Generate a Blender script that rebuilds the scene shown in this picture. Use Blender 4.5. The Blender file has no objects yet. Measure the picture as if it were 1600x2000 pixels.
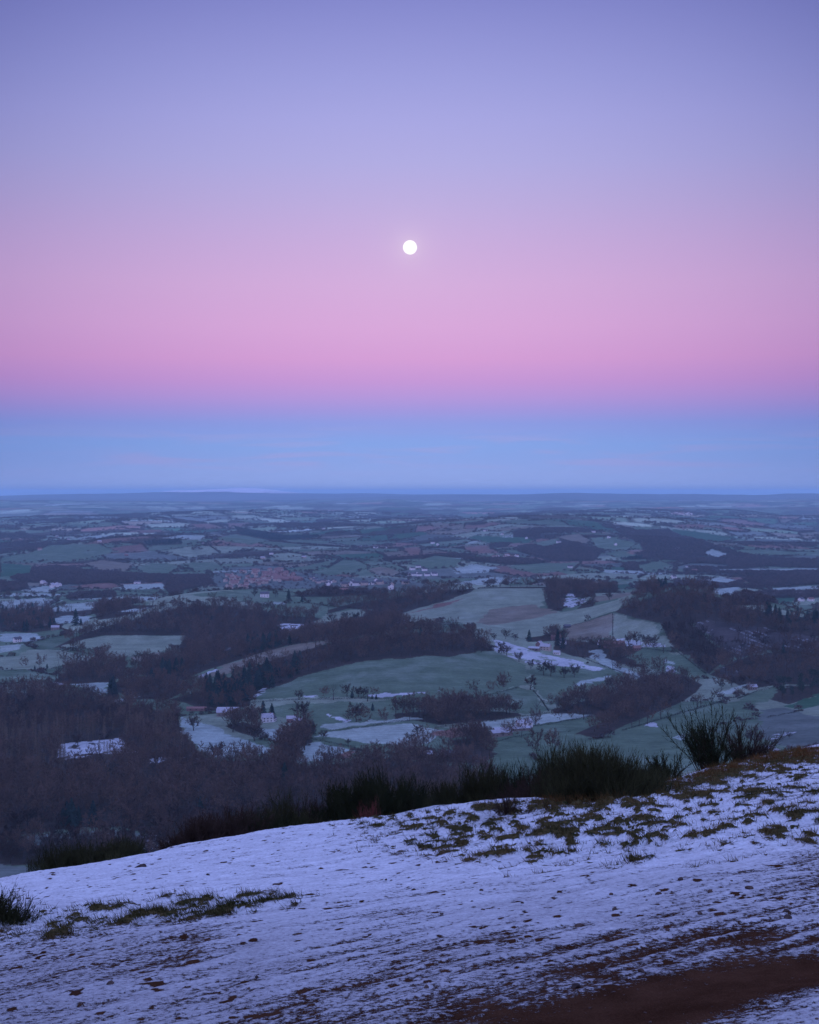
import bpy, bmesh, math, random
import numpy as np
from mathutils import Vector, Matrix

S = bpy.context.scene
COL = S.collection
F, PX0, PY0, PITCH = 2700.0, 800.0, 1000.0, math.atan(38/2700)
ZC = 225.0                                   # eye level above the valley floor

# ------------------------------------------------------------------ camera
cam = bpy.data.cameras.new('camera')
camo = bpy.data.objects.new('camera', cam); COL.objects.link(camo)
camo.location = (0, 0, ZC); camo.rotation_euler = (math.pi/2 - PITCH, 0, 0)
cam.sensor_fit = 'HORIZONTAL'; cam.sensor_width = 36.0; cam.lens = 36.0*F/1600
cam.clip_start = 0.1; cam.clip_end = 400000.0
S.camera = camo

# ------------------------------------------------------------------ sky
def lin(c):
    return tuple((v/255/12.92 if v/255 <= .04045 else ((v/255+.055)/1.055)**2.4) for v in c)

MOON_PX, MOON_DIST, MOON_D_PX = (801, 483), 150000.0, 27.0
def ray(px, py):
    px = np.asarray(px, float); py = np.asarray(py, float)
    u = (px-PX0)/F; v = -(py-PY0)/F
    c, s = math.cos(PITCH), math.sin(PITCH)
    d = np.stack([u, c + v*s, -s + v*c], -1)
    return d/np.linalg.norm(d, axis=-1, keepdims=True)

SKY = [(-2.0, (130, 150, 215)), (0.0, (172, 188, 240)), (0.7, (156, 176, 235)), (1.4, (144, 170, 233)), (2.0, (138, 169, 234)),
       (2.85, (145, 159, 229)), (3.4, (165, 154, 224)), (3.95, (185, 153, 220)), (4.6, (202, 153, 216)),
       (5.5, (217, 160, 215)), (6.8, (220, 169, 219)), (8.5, (215, 174, 221)), (10.1, (204, 174, 222)),
       (11.8, (190, 174, 224)), (13.4, (178, 173, 227)), (15.0, (169, 168, 227)), (16.5, (158, 160, 222)),
       (18.1, (146, 149, 214)), (19.6, (133, 137, 205)), (25, (122, 127, 198))]
SKY_HI = [(25, (122, 127, 198)), (45, (146, 164, 238)), (90, (172, 196, 262))]

w = bpy.data.worlds.new('World'); S.world = w; w.use_nodes = True
nt = w.node_tree; nt.nodes.clear()
def N(tree, typ, **kw):
    n = tree.nodes.new(typ)
    for k, v in kw.items(): setattr(n, k, v)
    return n
def math_node(tree, op, a, b=None, clamp=False):
    n = N(tree, 'ShaderNodeMath', operation=op, use_clamp=clamp)
    for i, v in enumerate((a, b)):
        if v is None: continue
        if isinstance(v, (int, float)): n.inputs[i].default_value = v
        else: tree.links.new(v, n.inputs[i])
    return n.outputs[0]
def maprange(tree, val, a, b, c=0., d=1., smooth=False):
    n = N(tree, 'ShaderNodeMapRange', interpolation_type='SMOOTHSTEP' if smooth else 'LINEAR')
    tree.links.new(val, n.inputs[0])
    for i, v in enumerate((a, b, c, d)): n.inputs[i+1].default_value = v
    return n.outputs[0]
def ramp(tree, fac, stops, e0, e1):
    n = N(tree, 'ShaderNodeValToRGB'); cr = n.color_ramp; cr.interpolation = 'LINEAR'
    while len(cr.elements) < len(stops): cr.elements.new(0.5)
    for el, (e, c) in zip(cr.elements, stops):
        el.position = (e-e0)/(e1-e0); el.color = (*lin(c), 1)
    tree.links.new(fac, n.inputs[0]); return n.outputs[0]
def mixc(tree, fac, a, b, blend='MIX'):
    n = N(tree, 'ShaderNodeMix', data_type='RGBA', blend_type=blend)
    for idx, v in ((0, fac), (6, a), (7, b)):
        if isinstance(v, (int, float)): n.inputs[idx].default_value = v
        elif isinstance(v, tuple): n.inputs[idx].default_value = (*v[:3], 1)
        else: tree.links.new(v, n.inputs[idx])
    return n.outputs[2]
tc = N(nt, 'ShaderNodeTexCoord'); sep = N(nt, 'ShaderNodeSeparateXYZ'); nt.links.new(tc.outputs['Generated'], sep.inputs[0])
elev = math_node(nt, 'MULTIPLY', math_node(nt, 'ARCSINE', sep.outputs[2]), 180/math.pi)
azim = math_node(nt, 'MULTIPLY', math_node(nt, 'ARCTAN2', sep.outputs[0], sep.outputs[1]), 180/math.pi)
# thin layered cloud low over the horizon: stretched noise in azimuth / elevation
cxyz = N(nt, 'ShaderNodeCombineXYZ')
nt.links.new(math_node(nt, 'MULTIPLY', azim, .16), cxyz.inputs[0]); nt.links.new(math_node(nt, 'MULTIPLY', elev, 2.6), cxyz.inputs[1])
nz = N(nt, 'ShaderNodeTexNoise'); nz.inputs['Scale'].default_value = 1.0; nz.inputs['Detail'].default_value = 5; nz.inputs['Distortion'].default_value = .6
nt.links.new(cxyz.outputs[0], nz.inputs['Vector'])
low = ramp(nt, maprange(nt, elev, -2, 25), SKY, -2, 25)
hi = ramp(nt, maprange(nt, elev, 25, 90), SKY_HI, 25, 90)
skyc = mixc(nt, math_node(nt, 'GREATER_THAN', elev, 25.0), low, hi)
cl = maprange(nt, nz.outputs['Fac'], .47, .66, 0, 1, True)
band = math_node(nt, 'MULTIPLY', maprange(nt, elev, .5, 1.3, 0, 1, True), maprange(nt, elev, 3.2, 1.8, 0, 1, True))
skyc = mixc(nt, math_node(nt, 'MULTIPLY', math_node(nt, 'MULTIPLY', cl, band), .5), skyc, lin((172, 166, 224)))
# the twilight arch is brightest opposite the hidden sun and falls off to both sides
az2 = math_node(nt, 'POWER', math_node(nt, 'DIVIDE', math_node(nt, 'ABSOLUTE', azim), 16.5), 2.0)
fall = maprange(nt, az2, 0, 1.6, 1.0, .66)
fall = math_node(nt, 'ADD', math_node(nt, 'MULTIPLY', fall, 1.0), maprange(nt, math_node(nt, 'ABSOLUTE', azim), 24, 70, 0, .24, True))
fall = math_node(nt, 'SUBTRACT', fall, math_node(nt, 'MULTIPLY', math_node(nt, 'MULTIPLY', math_node(nt, 'MINIMUM', az2, 1.6), maprange(nt, math_node(nt, 'ABSOLUTE', azim), 20, 45, .09, 0, True)), maprange(nt, elev, 8, 20, 0, 1, True)))
rgbf = N(nt, 'ShaderNodeCombineColor')
nt.links.new(math_node(nt, 'POWER', fall, 1.25), rgbf.inputs[0]); nt.links.new(math_node(nt, 'POWER', fall, 1.15), rgbf.inputs[1]); nt.links.new(math_node(nt, 'POWER', fall, .8), rgbf.inputs[2])
skyc = mixc(nt, 1.0, skyc, rgbf.outputs[0], 'MULTIPLY')
# towards the east, where day is coming, the whole sky is brighter
east = maprange(nt, sep.outputs[1], .82, -.35, 1.0, 2.3, True)
ev = N(nt, 'ShaderNodeCombineColor')
for i in range(3): nt.links.new(east, ev.inputs[i])
skyc = mixc(nt, 1.0, skyc, ev.outputs[0], 'MULTIPLY')
# aureole of the moon
md = ray(*MOON_PX)
dot = N(nt, 'ShaderNodeVectorMath', operation='DOT_PRODUCT'); nt.links.new(tc.outputs['Generated'], dot.inputs[0]); dot.inputs[1].default_value = tuple(md)
ang = math_node(nt, 'ARCCOSINE', math_node(nt, 'MINIMUM', dot.outputs['Value'], 1.0))
halo = math_node(nt, 'MULTIPLY', math_node(nt, 'EXPONENT', math_node(nt, 'MULTIPLY', ang, -150.0)), .35)
halo2 = math_node(nt, 'MULTIPLY', math_node(nt, 'EXPONENT', math_node(nt, 'MULTIPLY', ang, -28.0)), .05)
skyc = mixc(nt, math_node(nt, 'ADD', halo, halo2), skyc, lin((255, 238, 246)))
bg = N(nt, 'ShaderNodeBackground'); nt.links.new(skyc, bg.inputs[0]); bg.inputs[1].default_value = 1.0
wo = N(nt, 'ShaderNodeOutputWorld'); nt.links.new(bg.outputs[0], wo.inputs[0])

# ------------------------------------------------------------------ sun still below the hill behind us: a broad weak glow
sl = bpy.data.lights.new('sun', 'SUN'); sl.energy = .12; sl.angle = math.radians(40); sl.color = (1.0, .84, .90)
slo = bpy.data.objects.new('sun', sl); COL.objects.link(slo)
slo.rotation_euler = (math.radians(66), 0, math.radians(-14)); slo.location = (0, -50, 300)

S.view_settings.view_transform = 'Standard'; S.view_settings.look = 'None'
S.view_settings.exposure = 0.0; S.view_settings.gamma = 1.0
S.render.engine = 'CYCLES'
S.cycles.use_denoising = True
try:
    S.cycles.denoiser = 'OPENIMAGEDENOISE'; S.cycles.denoising_input_passes = 'RGB_ALBEDO_NORMAL'
except Exception: pass
S.cycles.max_bounces = 6; S.cycles.diffuse_bounces = 2; S.cycles.glossy_bounces = 1; S.cycles.volume_bounces = 4
S.cycles.transparent_max_bounces = 8

# ------------------------------------------------------------------ noise
def _h(ix, iy, seed):
    a = (ix.astype(np.int64)*374761393 + iy.astype(np.int64)*668265263 + seed*1274126177) & 0xffffffff
    a = ((a ^ (a >> 13))*1274126177) & 0xffffffff
    a = ((a ^ (a >> 15))*2246822519) & 0xffffffff
    a = a ^ (a >> 16)
    return (a & 0xffffff)/float(0xffffff)
def vn(x, y, seed=0):
    ix = np.floor(x); iy = np.floor(y); fx = x-ix; fy = y-iy
    fx = fx*fx*fx*(fx*(fx*6-15)+10); fy = fy*fy*fy*(fy*(fy*6-15)+10)
    a = _h(ix, iy, seed); b = _h(ix+1, iy, seed); c = _h(ix, iy+1, seed); d = _h(ix+1, iy+1, seed)
    return (a+(b-a)*fx + (c-a)*fy + (a-b-c+d)*fx*fy)*2-1
def fbm(x, y, oct=4, seed=0, gain=.5):
    s = 0; a = 1; t = 0
    for o in range(oct):
        s = s + a*vn(x*2**o+o*17.3, y*2**o-o*9.1, seed+o); t += a; a *= gain
    return s/t
def sst(a, b, x):
    t = np.clip((x-a)/(b-a), 0, 1); return t*t*(3-2*t)

# ------------------------------------------------------------------ the lie of the land
EDGE = [(-60, 1728), (0, 1716), (100, 1700), (220, 1681), (330, 1659), (450, 1641), (560, 1621), (650, 1608), (760, 1590),
        (850, 1573), (950, 1567), (1050, 1563), (1130, 1566), (1200, 1560), (1270, 1545), (1330, 1527), (1400, 1505),
        (1480, 1484), (1540, 1469), (1600, 1456), (1660, 1444)]
GA, GB, GC = 1.35, .177, .10
def plane_hit(px, py):
    d = ray(px, py); t = GA/(-d[..., 2]-GB*d[..., 1]+GC*d[..., 0]); return d[..., 0]*t, d[..., 1]*t
ex, ey = plane_hit([p[0] for p in EDGE], [p[1] for p in EDGE])
ex = np.concatenate([[-400, -40], ex, [ex[-1]+30, 500]]); ey = np.concatenate([[ey[0]-6, ey[0]-3], ey, [ey[-1]+14, ey[-1]+60]])
_o = np.argsort(ex); ex, ey = ex[_o], ey[_o]
def edge_y(x): return np.interp(x, ex, ey)

# rounded hills: x, y, height, half-width across, half-width in depth, turn
BUMPS = [(-318, 2370, 40, 135, 170, 0), (-430, 2290, 17, 95, 120, 0), (-130, 2520, 17, 150, 120, 0), (40, 2480, 20, 170, 150, 0),
         (250, 2370, 52, 270, 300, 0), (392, 1960, 50, 88, 170, 0), (560, 1930, 36, 150, 190, 0), (480, 1700, 20, 160, 160, 0),
         (15, 1760, 42, 125, 200, 0), (-165, 1730, 14, 120, 130, 0), (480, 1120, 22, 200, 190, 0), (-520, 2120, 10, 160, 120, 0),
         (-260, 5050, 28, 260, 320, 0), (-70, 3950, 22, 190, 210, 0), (120, 4150, 18, 150, 200, 0), (560, 5800, 60, 330, 420, 0),
         (240, 4700, 26, 220, 300, 0), (-900, 5200, 34, 350, 420, 0), (950, 5000, 45, 300, 330, 0), (-520, 7200, 55, 420, 500, 0),
         (330, 3850, 18, 200, 180, 0), (760, 4300, 16, 200, 220, 0), (-640, 4400, 18, 170, 200, 0), (700, 7000, 60, 500, 500, 0),
         (250, 6600, 42, 380, 420, 0), (-60, 8600, 60, 520, 600, 0), (1350, 6900, 50, 420, 500, 0), (-1500, 8200, 50, 600, 650, 0),
         (1150, 9500, 70, 700, 700, 0), (-900, 11000, 75, 900, 900, 0), (2400, 10500, 70, 800, 800, 0)]
# distant skyline, photo column -> top, at one distance each
SKY1 = [(-400, 968), (0, 968), (60, 966), (160, 964), (240, 964), (300, 961), (340, 958), (385, 957), (430, 955), (470, 953), (505, 954),
        (540, 958), (590, 963), (660, 964), (720, 963), (800, 966), (870, 965), (1000, 966), (1500, 967), (2000, 967)]
SKY2 = [(-400, 976), (0, 973), (130, 974), (250, 976), (420, 978), (560, 976), (690, 972), (800, 968), (900, 966), (1010, 966), (1070, 963.5), (1120, 962.5),
        (1200, 964), (1300, 965), (1400, 965.5), (1480, 967), (1535, 964), (1600, 964), (1700, 963), (2000, 966)]
SKY3 = [(-400, 980), (0, 976), (150, 977), (330, 979), (520, 981), (700, 979), (760, 975), (830, 979), (900, 981), (1010, 978), (1150, 977), (1300, 979),
        (1450, 978), (1600, 977), (2000, 980)]
def skyline(az, prof, D):
    px = PX0 + np.tan(np.clip(az, -1.2, 1.2))*F
    py = np.interp(px, [p[0] for p in prof], [p[1] for p in prof])
    return ZC - (py-962.0)/F*D

def valley(x, y):
    r = np.hypot(x, y); az = np.arctan2(x, y)
    z = -3 + 2.5*fbm(x/260, y/260, 3, 5) + 0*x
    for bx, by, h, sx, sy, a in BUMPS:
        q = ((x-bx)/sx)**2 + ((y-by)/sy)**2
        z = z + h*np.exp(-.5*np.minimum(q, 60))
    t1 = sst(3700, 5200, r); t2 = sst(6000, 9500, r)
    z = z + t1*(25*vn(x/820, y/900, 11) + 9*vn(x/380, y/420, 12)) + t2*(34*vn(x/2600, y/2400, 13) + 34*vn(x/1250, y/1250, 14))
    z = z + np.clip(r-9000, 0, 12000)*.0042
    for prof, D, wd, sd in ((SKY3, 19000., 2000., 21), (SKY2, 25500., 2000., 22), (SKY1, 31000., 2300., 23)):
        top = skyline(az, prof, D) + D/24000*6*fbm(az*90, r*0+sd, 4, sd)
        prof_r = np.exp(-.5*((r-D)/wd)**2)
        z = np.where(np.abs(r-D) < 4*wd, np.maximum(z, z*(1-prof_r)+top*prof_r), z)
    return z

def near_plane(x, y):
    z = ZC-GA-GB*y+GC*x
    yb = edge_y(x); s = np.maximum(y-yb, 0)
    z = z - (.30*s*s/(s+5.0)) + 0
    b = np.maximum(-y-2.0, 0)                       # unseen hill behind the viewer, steepened to shade the near snow
    z = z + np.minimum(.55*b*b/(b+3.0), 40) - GB*np.minimum(b, 400)*.6
    return z
def smax(a, b, k):
    d = np.clip(.5+.5*(a-b)/k, 0, 1); return a*d+b*(1-d)+k*d*(1-d)
def ground(x, y):
    x = np.asarray(x, float); y = np.asarray(y, float)
    v = valley(x, y)
    n = np.where((y < 1500) & (np.abs(x) < 3000), near_plane(np.clip(x, -300, 300), y), -500.)
    return smax(n, v, 14.0)

RS = np.exp(np.linspace(math.log(640), math.log(70000), 2600))
def at(px, py, dmax=1e9, dmin=640.):
    """photo column/row -> the point of the valley floor seen there (a point beyond dmax is brought back to dmax)"""
    px = np.atleast_1d(np.asarray(px, float)); py = np.atleast_1d(np.asarray(py, float))
    d = ray(px, py); hz = np.hypot(d[:, 0], d[:, 1]); ux, uy, g = d[:, 0]/hz, d[:, 1]/hz, d[:, 2]/hz
    out = np.zeros((len(px), 3))
    R = RS[RS >= dmin]
    for k in range(0, len(px), 200):
        sl_ = slice(k, k+200)
        X = ux[sl_, None]*R; Y = uy[sl_, None]*R
        dz = ZC + g[sl_, None]*R - ground(X, Y)
        hit = dz < 0; i = np.where(hit.any(1), hit.argmax(1), len(R)-1); i = np.maximum(i, 1)
        ar = np.arange(len(i)); a, b = dz[ar, i-1], dz[ar, i]
        f = np.clip(a/np.where(a-b == 0, 1, a-b), 0, 1); r = R[i-1]+(R[i]-R[i-1])*f
        r = np.minimum(r, dmax)
        out[sl_, 0] = ux[sl_]*r; out[sl_, 1] = uy[sl_]*r
    out[:, 2] = ground(out[:, 0], out[:, 1])
    return out
def densify(pts, step=7.0, close=True):
    o = []; n = len(pts)
    for i in range(n if close else n-1):
        a, b = pts[i], pts[(i+1) % n]; m = max(1, int(math.hypot(b[0]-a[0], b[1]-a[1])/step))
        for k in range(m): o.append((a[0]+(b[0]-a[0])*k/m, a[1]+(b[1]-a[1])*k/m))
    if not close: o.append(pts[-1])
    return o
def world_poly(pts, dmax=1e9, close=True):
    q = densify(pts, 7.0, close); return at([p[0] for p in q], [p[1] for p in q], dmax)[:, :2]
def inside(x, y, poly):
    x = np.asarray(x); y = np.asarray(y); res = np.zeros(x.shape, bool)
    x0, y0 = poly.min(0); x1, y1 = poly.max(0)
    m = (x >= x0) & (x <= x1) & (y >= y0) & (y <= y1)
    if not m.any(): return res
    xs, ys = x[m], y[m]; c = np.zeros(xs.shape, bool); j = len(poly)-1
    for i in range(len(poly)):
        xi, yi = poly[i]; xj, yj = poly[j]
        if yi != yj:
            c ^= ((yi > ys) != (yj > ys)) & (xs < (xj-xi)*(ys-yi)/(yj-yi)+xi)
        j = i
    res[m] = c; return res

# ------------------------------------------------------------------ land use: base colours
LC = dict(g=(.090, .128, .084), h=(.172, .208, .152), p=(.255, .305, .275), s=(.36, .38, .41), f=(.25, .305, .285), b=(.165, .095, .080), d=(.150, .132, .100), t=(.040, .088, .052), w=(.046, .035, .030), r=(.12, .11, .12), k=(.05, .042, .042), m=(.095, .112, .10))
FIELDS = [
 ('g', [(490,1362),(545,1338),(600,1318),(680,1297),(760,1286),(870,1282),(962,1272),(990,1282),(1030,1298),(1036,1308),(1025,1335),(1012,1342),(930,1362),(870,1372),(780,1368),(700,1362),(600,1362),(540,1366)]),
 ('g', [(905,1366),(1010,1344),(1040,1348),(1068,1386),(1030,1393),(960,1382)]),
 ('g', [(1036,1310),(1075,1300),(1180,1300),(1245,1326),(1180,1357),(1110,1374),(1075,1377),(1045,1350),(1030,1335)]),
 ('s', [(965,1250),(985,1252),(1010,1262),(1060,1277),(1110,1287),(1180,1307),(1165,1312),(1110,1303),(1050,1298),(1000,1285),(965,1272)]),
 ('f', [(1120,1340),(1160,1322),(1190,1318),(1165,1335)]),
 ('g', [(470,1392),(560,1375),(680,1370),(760,1372),(800,1380),(750,1412),(690,1412),(640,1396),(560,1402)]),
 ('s', [(490,1362),(500,1352),(520,1344),(530,1343),(515,1356),(500,1364)]),
 ('s', [(590,1361),(620,1360),(615,1364),(594,1364)]), ('s', [(715,1358),(800,1352),(870,1348),(800,1356),(740,1363)]),
 ('s', [(640,1394),(665,1398),(690,1408),(675,1412),(655,1404)]),
 ('f', [(345,1400),(380,1410),(440,1430),(500,1452),(540,1462),(525,1472),(450,1478),(430,1485),(390,1470),(360,1435)]),
 ('f', [(580,1486),(600,1462),(615,1448),(650,1455),(690,1465),(650,1482),(590,1492)]),
 ('f', [(505,1424),(560,1424),(590,1430),(560,1452),(510,1440)]),
 ('p', [(612,1438),(640,1428),(720,1420),(800,1414),(870,1425),(850,1452),(800,1459),(730,1452),(690,1446),(650,1441)]),
 ('p', [(625,1418),(700,1410),(800,1400),(830,1405),(740,1412),(640,1424)]),
 ('b', [(842,1434),(890,1420),(930,1423),(938,1430),(880,1441)]), ('b', [(650,1479),(690,1467),(708,1468),(668,1484)]),
 ('p', [(900,1418),(980,1405),(1070,1393),(1165,1396),(1080,1412),(970,1425)]),
 ('g', [(970,1432),(1080,1415),(1165,1398),(1200,1397),(1130,1425),(1020,1438)]),
 ('g', [(955,1452),(1020,1438),(1110,1430),(1160,1440),(1100,1475),(980,1485)]),
 ('g', [(1180,1445),(1250,1420),(1300,1402),(1340,1390),(1400,1376),(1400,1420),(1330,1460),(1220,1490),(1150,1480)]),
 ('s', [(1262,1418),(1275,1411),(1288,1413),(1275,1421)]), ('f', [(1310,1440),(1345,1432),(1352,1440),(1330,1447)]),
 ('m', [(1480,1387),(1530,1382),(1560,1395),(1610,1400),(1610,1455),(1540,1465),(1490,1440)]),
 ('s', [(1508,1436),(1520,1432),(1566,1430),(1535,1440),(1515,1445)]), ('s', [(1495,1452),(1510,1455),(1528,1466),(1515,1470)]),
 ('g', [(1400,1388),(1440,1366),(1480,1350),(1517,1341),(1512,1362),(1450,1387)]), ('t', [(1535,1378),(1610,1352),(1610,1374),(1560,1386)]),
 ('p', [(1400,1352),(1440,1342),(1466,1332),(1462,1342),(1420,1356)]),
 ('d', [(1100,1226),(1150,1212),(1196,1197),(1198,1226),(1196,1247),(1110,1250)]),
 ('h', [(1198,1198),(1230,1204),(1280,1222),(1300,1245),(1315,1264),(1260,1264),(1198,1252)]),
 ('s', [(1200,1246),(1260,1252),(1300,1258),(1300,1264),(1250,1262),(1205,1254)]),
 ('h', [(765,1207),(830,1186),(890,1166),(930,1152),(1000,1149),(1060,1149),(1065,1170),(1060,1190),(1100,1196),(1150,1186),(1200,1174),(1235,1158),(1240,1160),(1205,1192),(1100,1227),(1060,1242),(1000,1247),(940,1234),(920,1222),(880,1212),(800,1214)]),
 ('d', [(1160,1165),(1235,1156),(1260,1150),(1230,1163),(1190,1172),(1165,1176)]),
 ('b', [(790,1201),(840,1186),(885,1172),(905,1168),(880,1180),(830,1192)]),
 ('d', [(960,1190),(1040,1180),(1090,1197),(1030,1210),(960,1222),(930,1215)]),
 ('s', [(1100,1186),(1110,1160),(1122,1160),(1120,1172),(1145,1168),(1142,1176),(1120,1186)]),
 ('h', [(610,1215),(640,1200),(680,1191),(725,1191),(700,1206),(660,1213),(640,1222),(605,1226)]),
 ('s', [(547,1217),(603,1218),(590,1226),(548,1237)]),
 ('s', [(740,1213),(770,1207),(800,1212),(790,1217)]),
 ('d', [(380,1322),(420,1308),(500,1278),(560,1262),(640,1250),(670,1247),(620,1263),(540,1286),(460,1312),(400,1327)]),
 ('s', [(378,1323),(415,1307),(420,1311),(395,1325)]), ('s', [(432,1270),(455,1261),(452,1266),(436,1274)]),
 ('h', [(116,1263),(160,1250),(200,1242),(260,1242),(362,1241),(352,1258),(300,1276),(250,1283),(215,1284),(190,1266)]),
 ('d', [(255,1284),(310,1274),(330,1276),(290,1290),(262,1292)]),
 ('h', [(0,1296),(60,1268),(110,1270),(176,1283),(172,1291),(100,1306),(30,1311)]), ('g', [(-20,1312),(60,1306),(45,1319),(-20,1324)]),
 ('s', [(68,1332),(110,1334),(130,1338),(100,1339)]), ('f', [(130,1336),(205,1334),(216,1340),(206,1360),(170,1346)]), ('p', [(218,1368),(262,1361),(238,1373)]),
 ('s', [(122,1454),(180,1448),(215,1446),(230,1440),(268,1471),(200,1474),(128,1484)]), ('s', [(288,1483),(330,1476),(352,1480),(300,1494)]), ('s', [(370,1480),(392,1484),(372,1486)]),
 ('m', [(-20,1643),(100,1630),(150,1624),(230,1618),(285,1630),(262,1643),(150,1638),(60,1652)]), ('m', [(-20,1690),(110,1690),(110,1720),(-20,1740)]),
 ('s', [(262,1642),(300,1640),(335,1652),(330,1664),(280,1660)]),
 ('f', [(1148,1272),(1166,1270),(1196,1290),(1258,1322),(1248,1328),(1175,1300)]),
 ('g', [(1225,1277),(1290,1272),(1340,1278),(1378,1312),(1360,1322),(1300,1312),(1240,1297)]), ('s', [(1297,1300),(1310,1300),(1330,1313),(1300,1313)]),
 ('f', [(1298,1290),(1325,1292),(1322,1296),(1300,1296)]),
 ('r', [(1345,1214),(1420,1214),(1480,1222),(1610,1246),(1610,1275),(1500,1266),(1440,1285),(1400,1256)]),
 ('r', [(1400,1300),(1440,1300),(1450,1318),(1420,1322)]),
 # farther country
 ('p', [(0,1176),(80,1167),(116,1174),(75,1191),(0,1192)]), ('p', [(88,1192),(130,1180),(205,1174),(208,1180),(180,1190),(120,1196)]),
 ('b', [(138,1147),(180,1140),(215,1138),(240,1145),(205,1151)]), ('p', [(225,1142),(320,1139),(326,1150),(245,1151)]), ('p', [(38,1154),(90,1144),(112,1149),(100,1158)]),
 ('p', [(0,1160),(60,1158),(125,1160),(120,1164),(40,1164),(0,1166)]), ('p', [(130,1170),(250,1166),(320,1166),(300,1173),(215,1173)]),
 ('f', [(225,1196),(265,1188),(285,1188),(270,1196)]), ('f', [(100,1210),(130,1202),(180,1204),(170,1216),(110,1218)]), ('f', [(0,1238),(60,1236),(95,1246),(60,1254),(0,1254)]), ('p', [(0,1262),(50,1258),(40,1268),(0,1276)]),
 ('g', [(264,1108),(300,1100),(340,1102),(352,1110),(330,1121),(280,1123)]), ('d', [(160,1102),(200,1094),(262,1102),(250,1116),(190,1113)]), ('t', [(0,1100),(66,1104),(60,1124),(0,1126)]),
 ('g', [(95,1065),(190,1062),(228,1078),(160,1096),(70,1096),(0,1101),(0,1090),(60,1080)]), ('g', [(358,1100),(420,1098),(444,1114),(380,1119)]), ('g', [(416,1052),(460,1043),(534,1057),(480,1064)]),
 ('p', [(140,1052),(200,1045),(240,1046),(200,1052)]), ('p', [(320,1050),(360,1045),(410,1048),(390,1055)]), ('g', [(110,1026),(150,1022),(192,1024),(180,1028),(120,1029)]),
 ('b', [(360,1025),(410,1022),(440,1032),(400,1033)]), ('b', [(430,1022),(490,1021),(480,1028),(445,1030)]), ('b', [(240,1038),(300,1034),(330,1038),(280,1042)]),
 ('g', [(558,1112),(600,1105),(662,1091),(655,1101),(610,1115),(570,1119)]), ('g', [(668,1094),(700,1096),(722,1108),(690,1121),(600,1126),(590,1121),(640,1111)]), ('d', [(718,1112),(750,1106),(784,1117),(770,1127),(730,1121)]),
 ('b', [(782,1071),(822,1067),(824,1083),(800,1087)]), ('g', [(798,1101),(850,1085),(905,1092),(890,1109),(830,1111)]), ('p', [(884,1111),(930,1102),(972,1109),(960,1118),(900,1121)]),
 ('b', [(900,1070),(950,1065),(978,1082),(920,1080)]), ('t', [(908,1052),(930,1046),(1030,1050),(1050,1060),(960,1062)]), ('g', [(1036,1062),(1090,1051),(1102,1062),(1060,1070)]), ('d', [(1088,1049),(1130,1042),(1154,1056),(1140,1064),(1100,1056)]),
 ('g', [(1153,1057),(1200,1051),(1248,1061),(1220,1077),(1170,1074)]), ('g', [(1178,1082),(1220,1075),(1254,1087),(1220,1093)]), ('g', [(982,1106),(1060,1100),(1135,1099),(1120,1116),(1040,1120)]),
 ('g', [(1242,1105),(1290,1096),(1318,1105),(1290,1116),(1260,1120)]), ('p', [(1373,1081),(1390,1072),(1428,1084),(1400,1091)]), ('p', [(1362,1137),(1410,1126),(1444,1136),(1420,1143)]),
 ('m', [(405,1128),(440,1118),(540,1112),(620,1122),(700,1128),(790,1130),(850,1142),(860,1153),(760,1154),(640,1150),(520,1150),(420,1146)]),
 ('f', [(1388,1151),(1448,1146),(1432,1162),(1412,1164)]), ('p', [(1498,1149),(1600,1144),(1600,1150),(1510,1156)]), ('t', [(1488,1170),(1560,1167),(1552,1179),(1500,1177)]),
 ('p', [(876,1141),(960,1127),(1012,1130),(950,1143)]), ('g', [(360,1162),(440,1154),(505,1162),(490,1169),(420,1167)]), ('f', [(508,1178),(560,1175),(545,1181)]), ('p', [(940,1136),(1010,1131),(1000,1139),(960,1143)]),
 ('g', [(1230,1030),(1290,1028),(1290,1034),(1240,1036)]), ('t', [(1300,1032),(1380,1040),(1440,1055),(1400,1060),(1330,1048)]), ('d', [(1560,1042),(1610,1038),(1610,1046),(1565,1048)]), ('b', [(1300,1026),(1370,1024),(1390,1030),(1330,1032)]),
 ('g', [(880,1004),(950,1002),(960,1010),(900,1012)]), ('d', [(840,1022),(880,1022),(878,1028),(845,1029)]), ('p', [(1380,1112),(1600,1110),(1600,1116),(1400,1117)]), ('g', [(1430,1052),(1460,1052),(1450,1060),(1425,1060)]),
]
FIELDS = [(c, world_poly(p)) for c, p in FIELDS]
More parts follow.
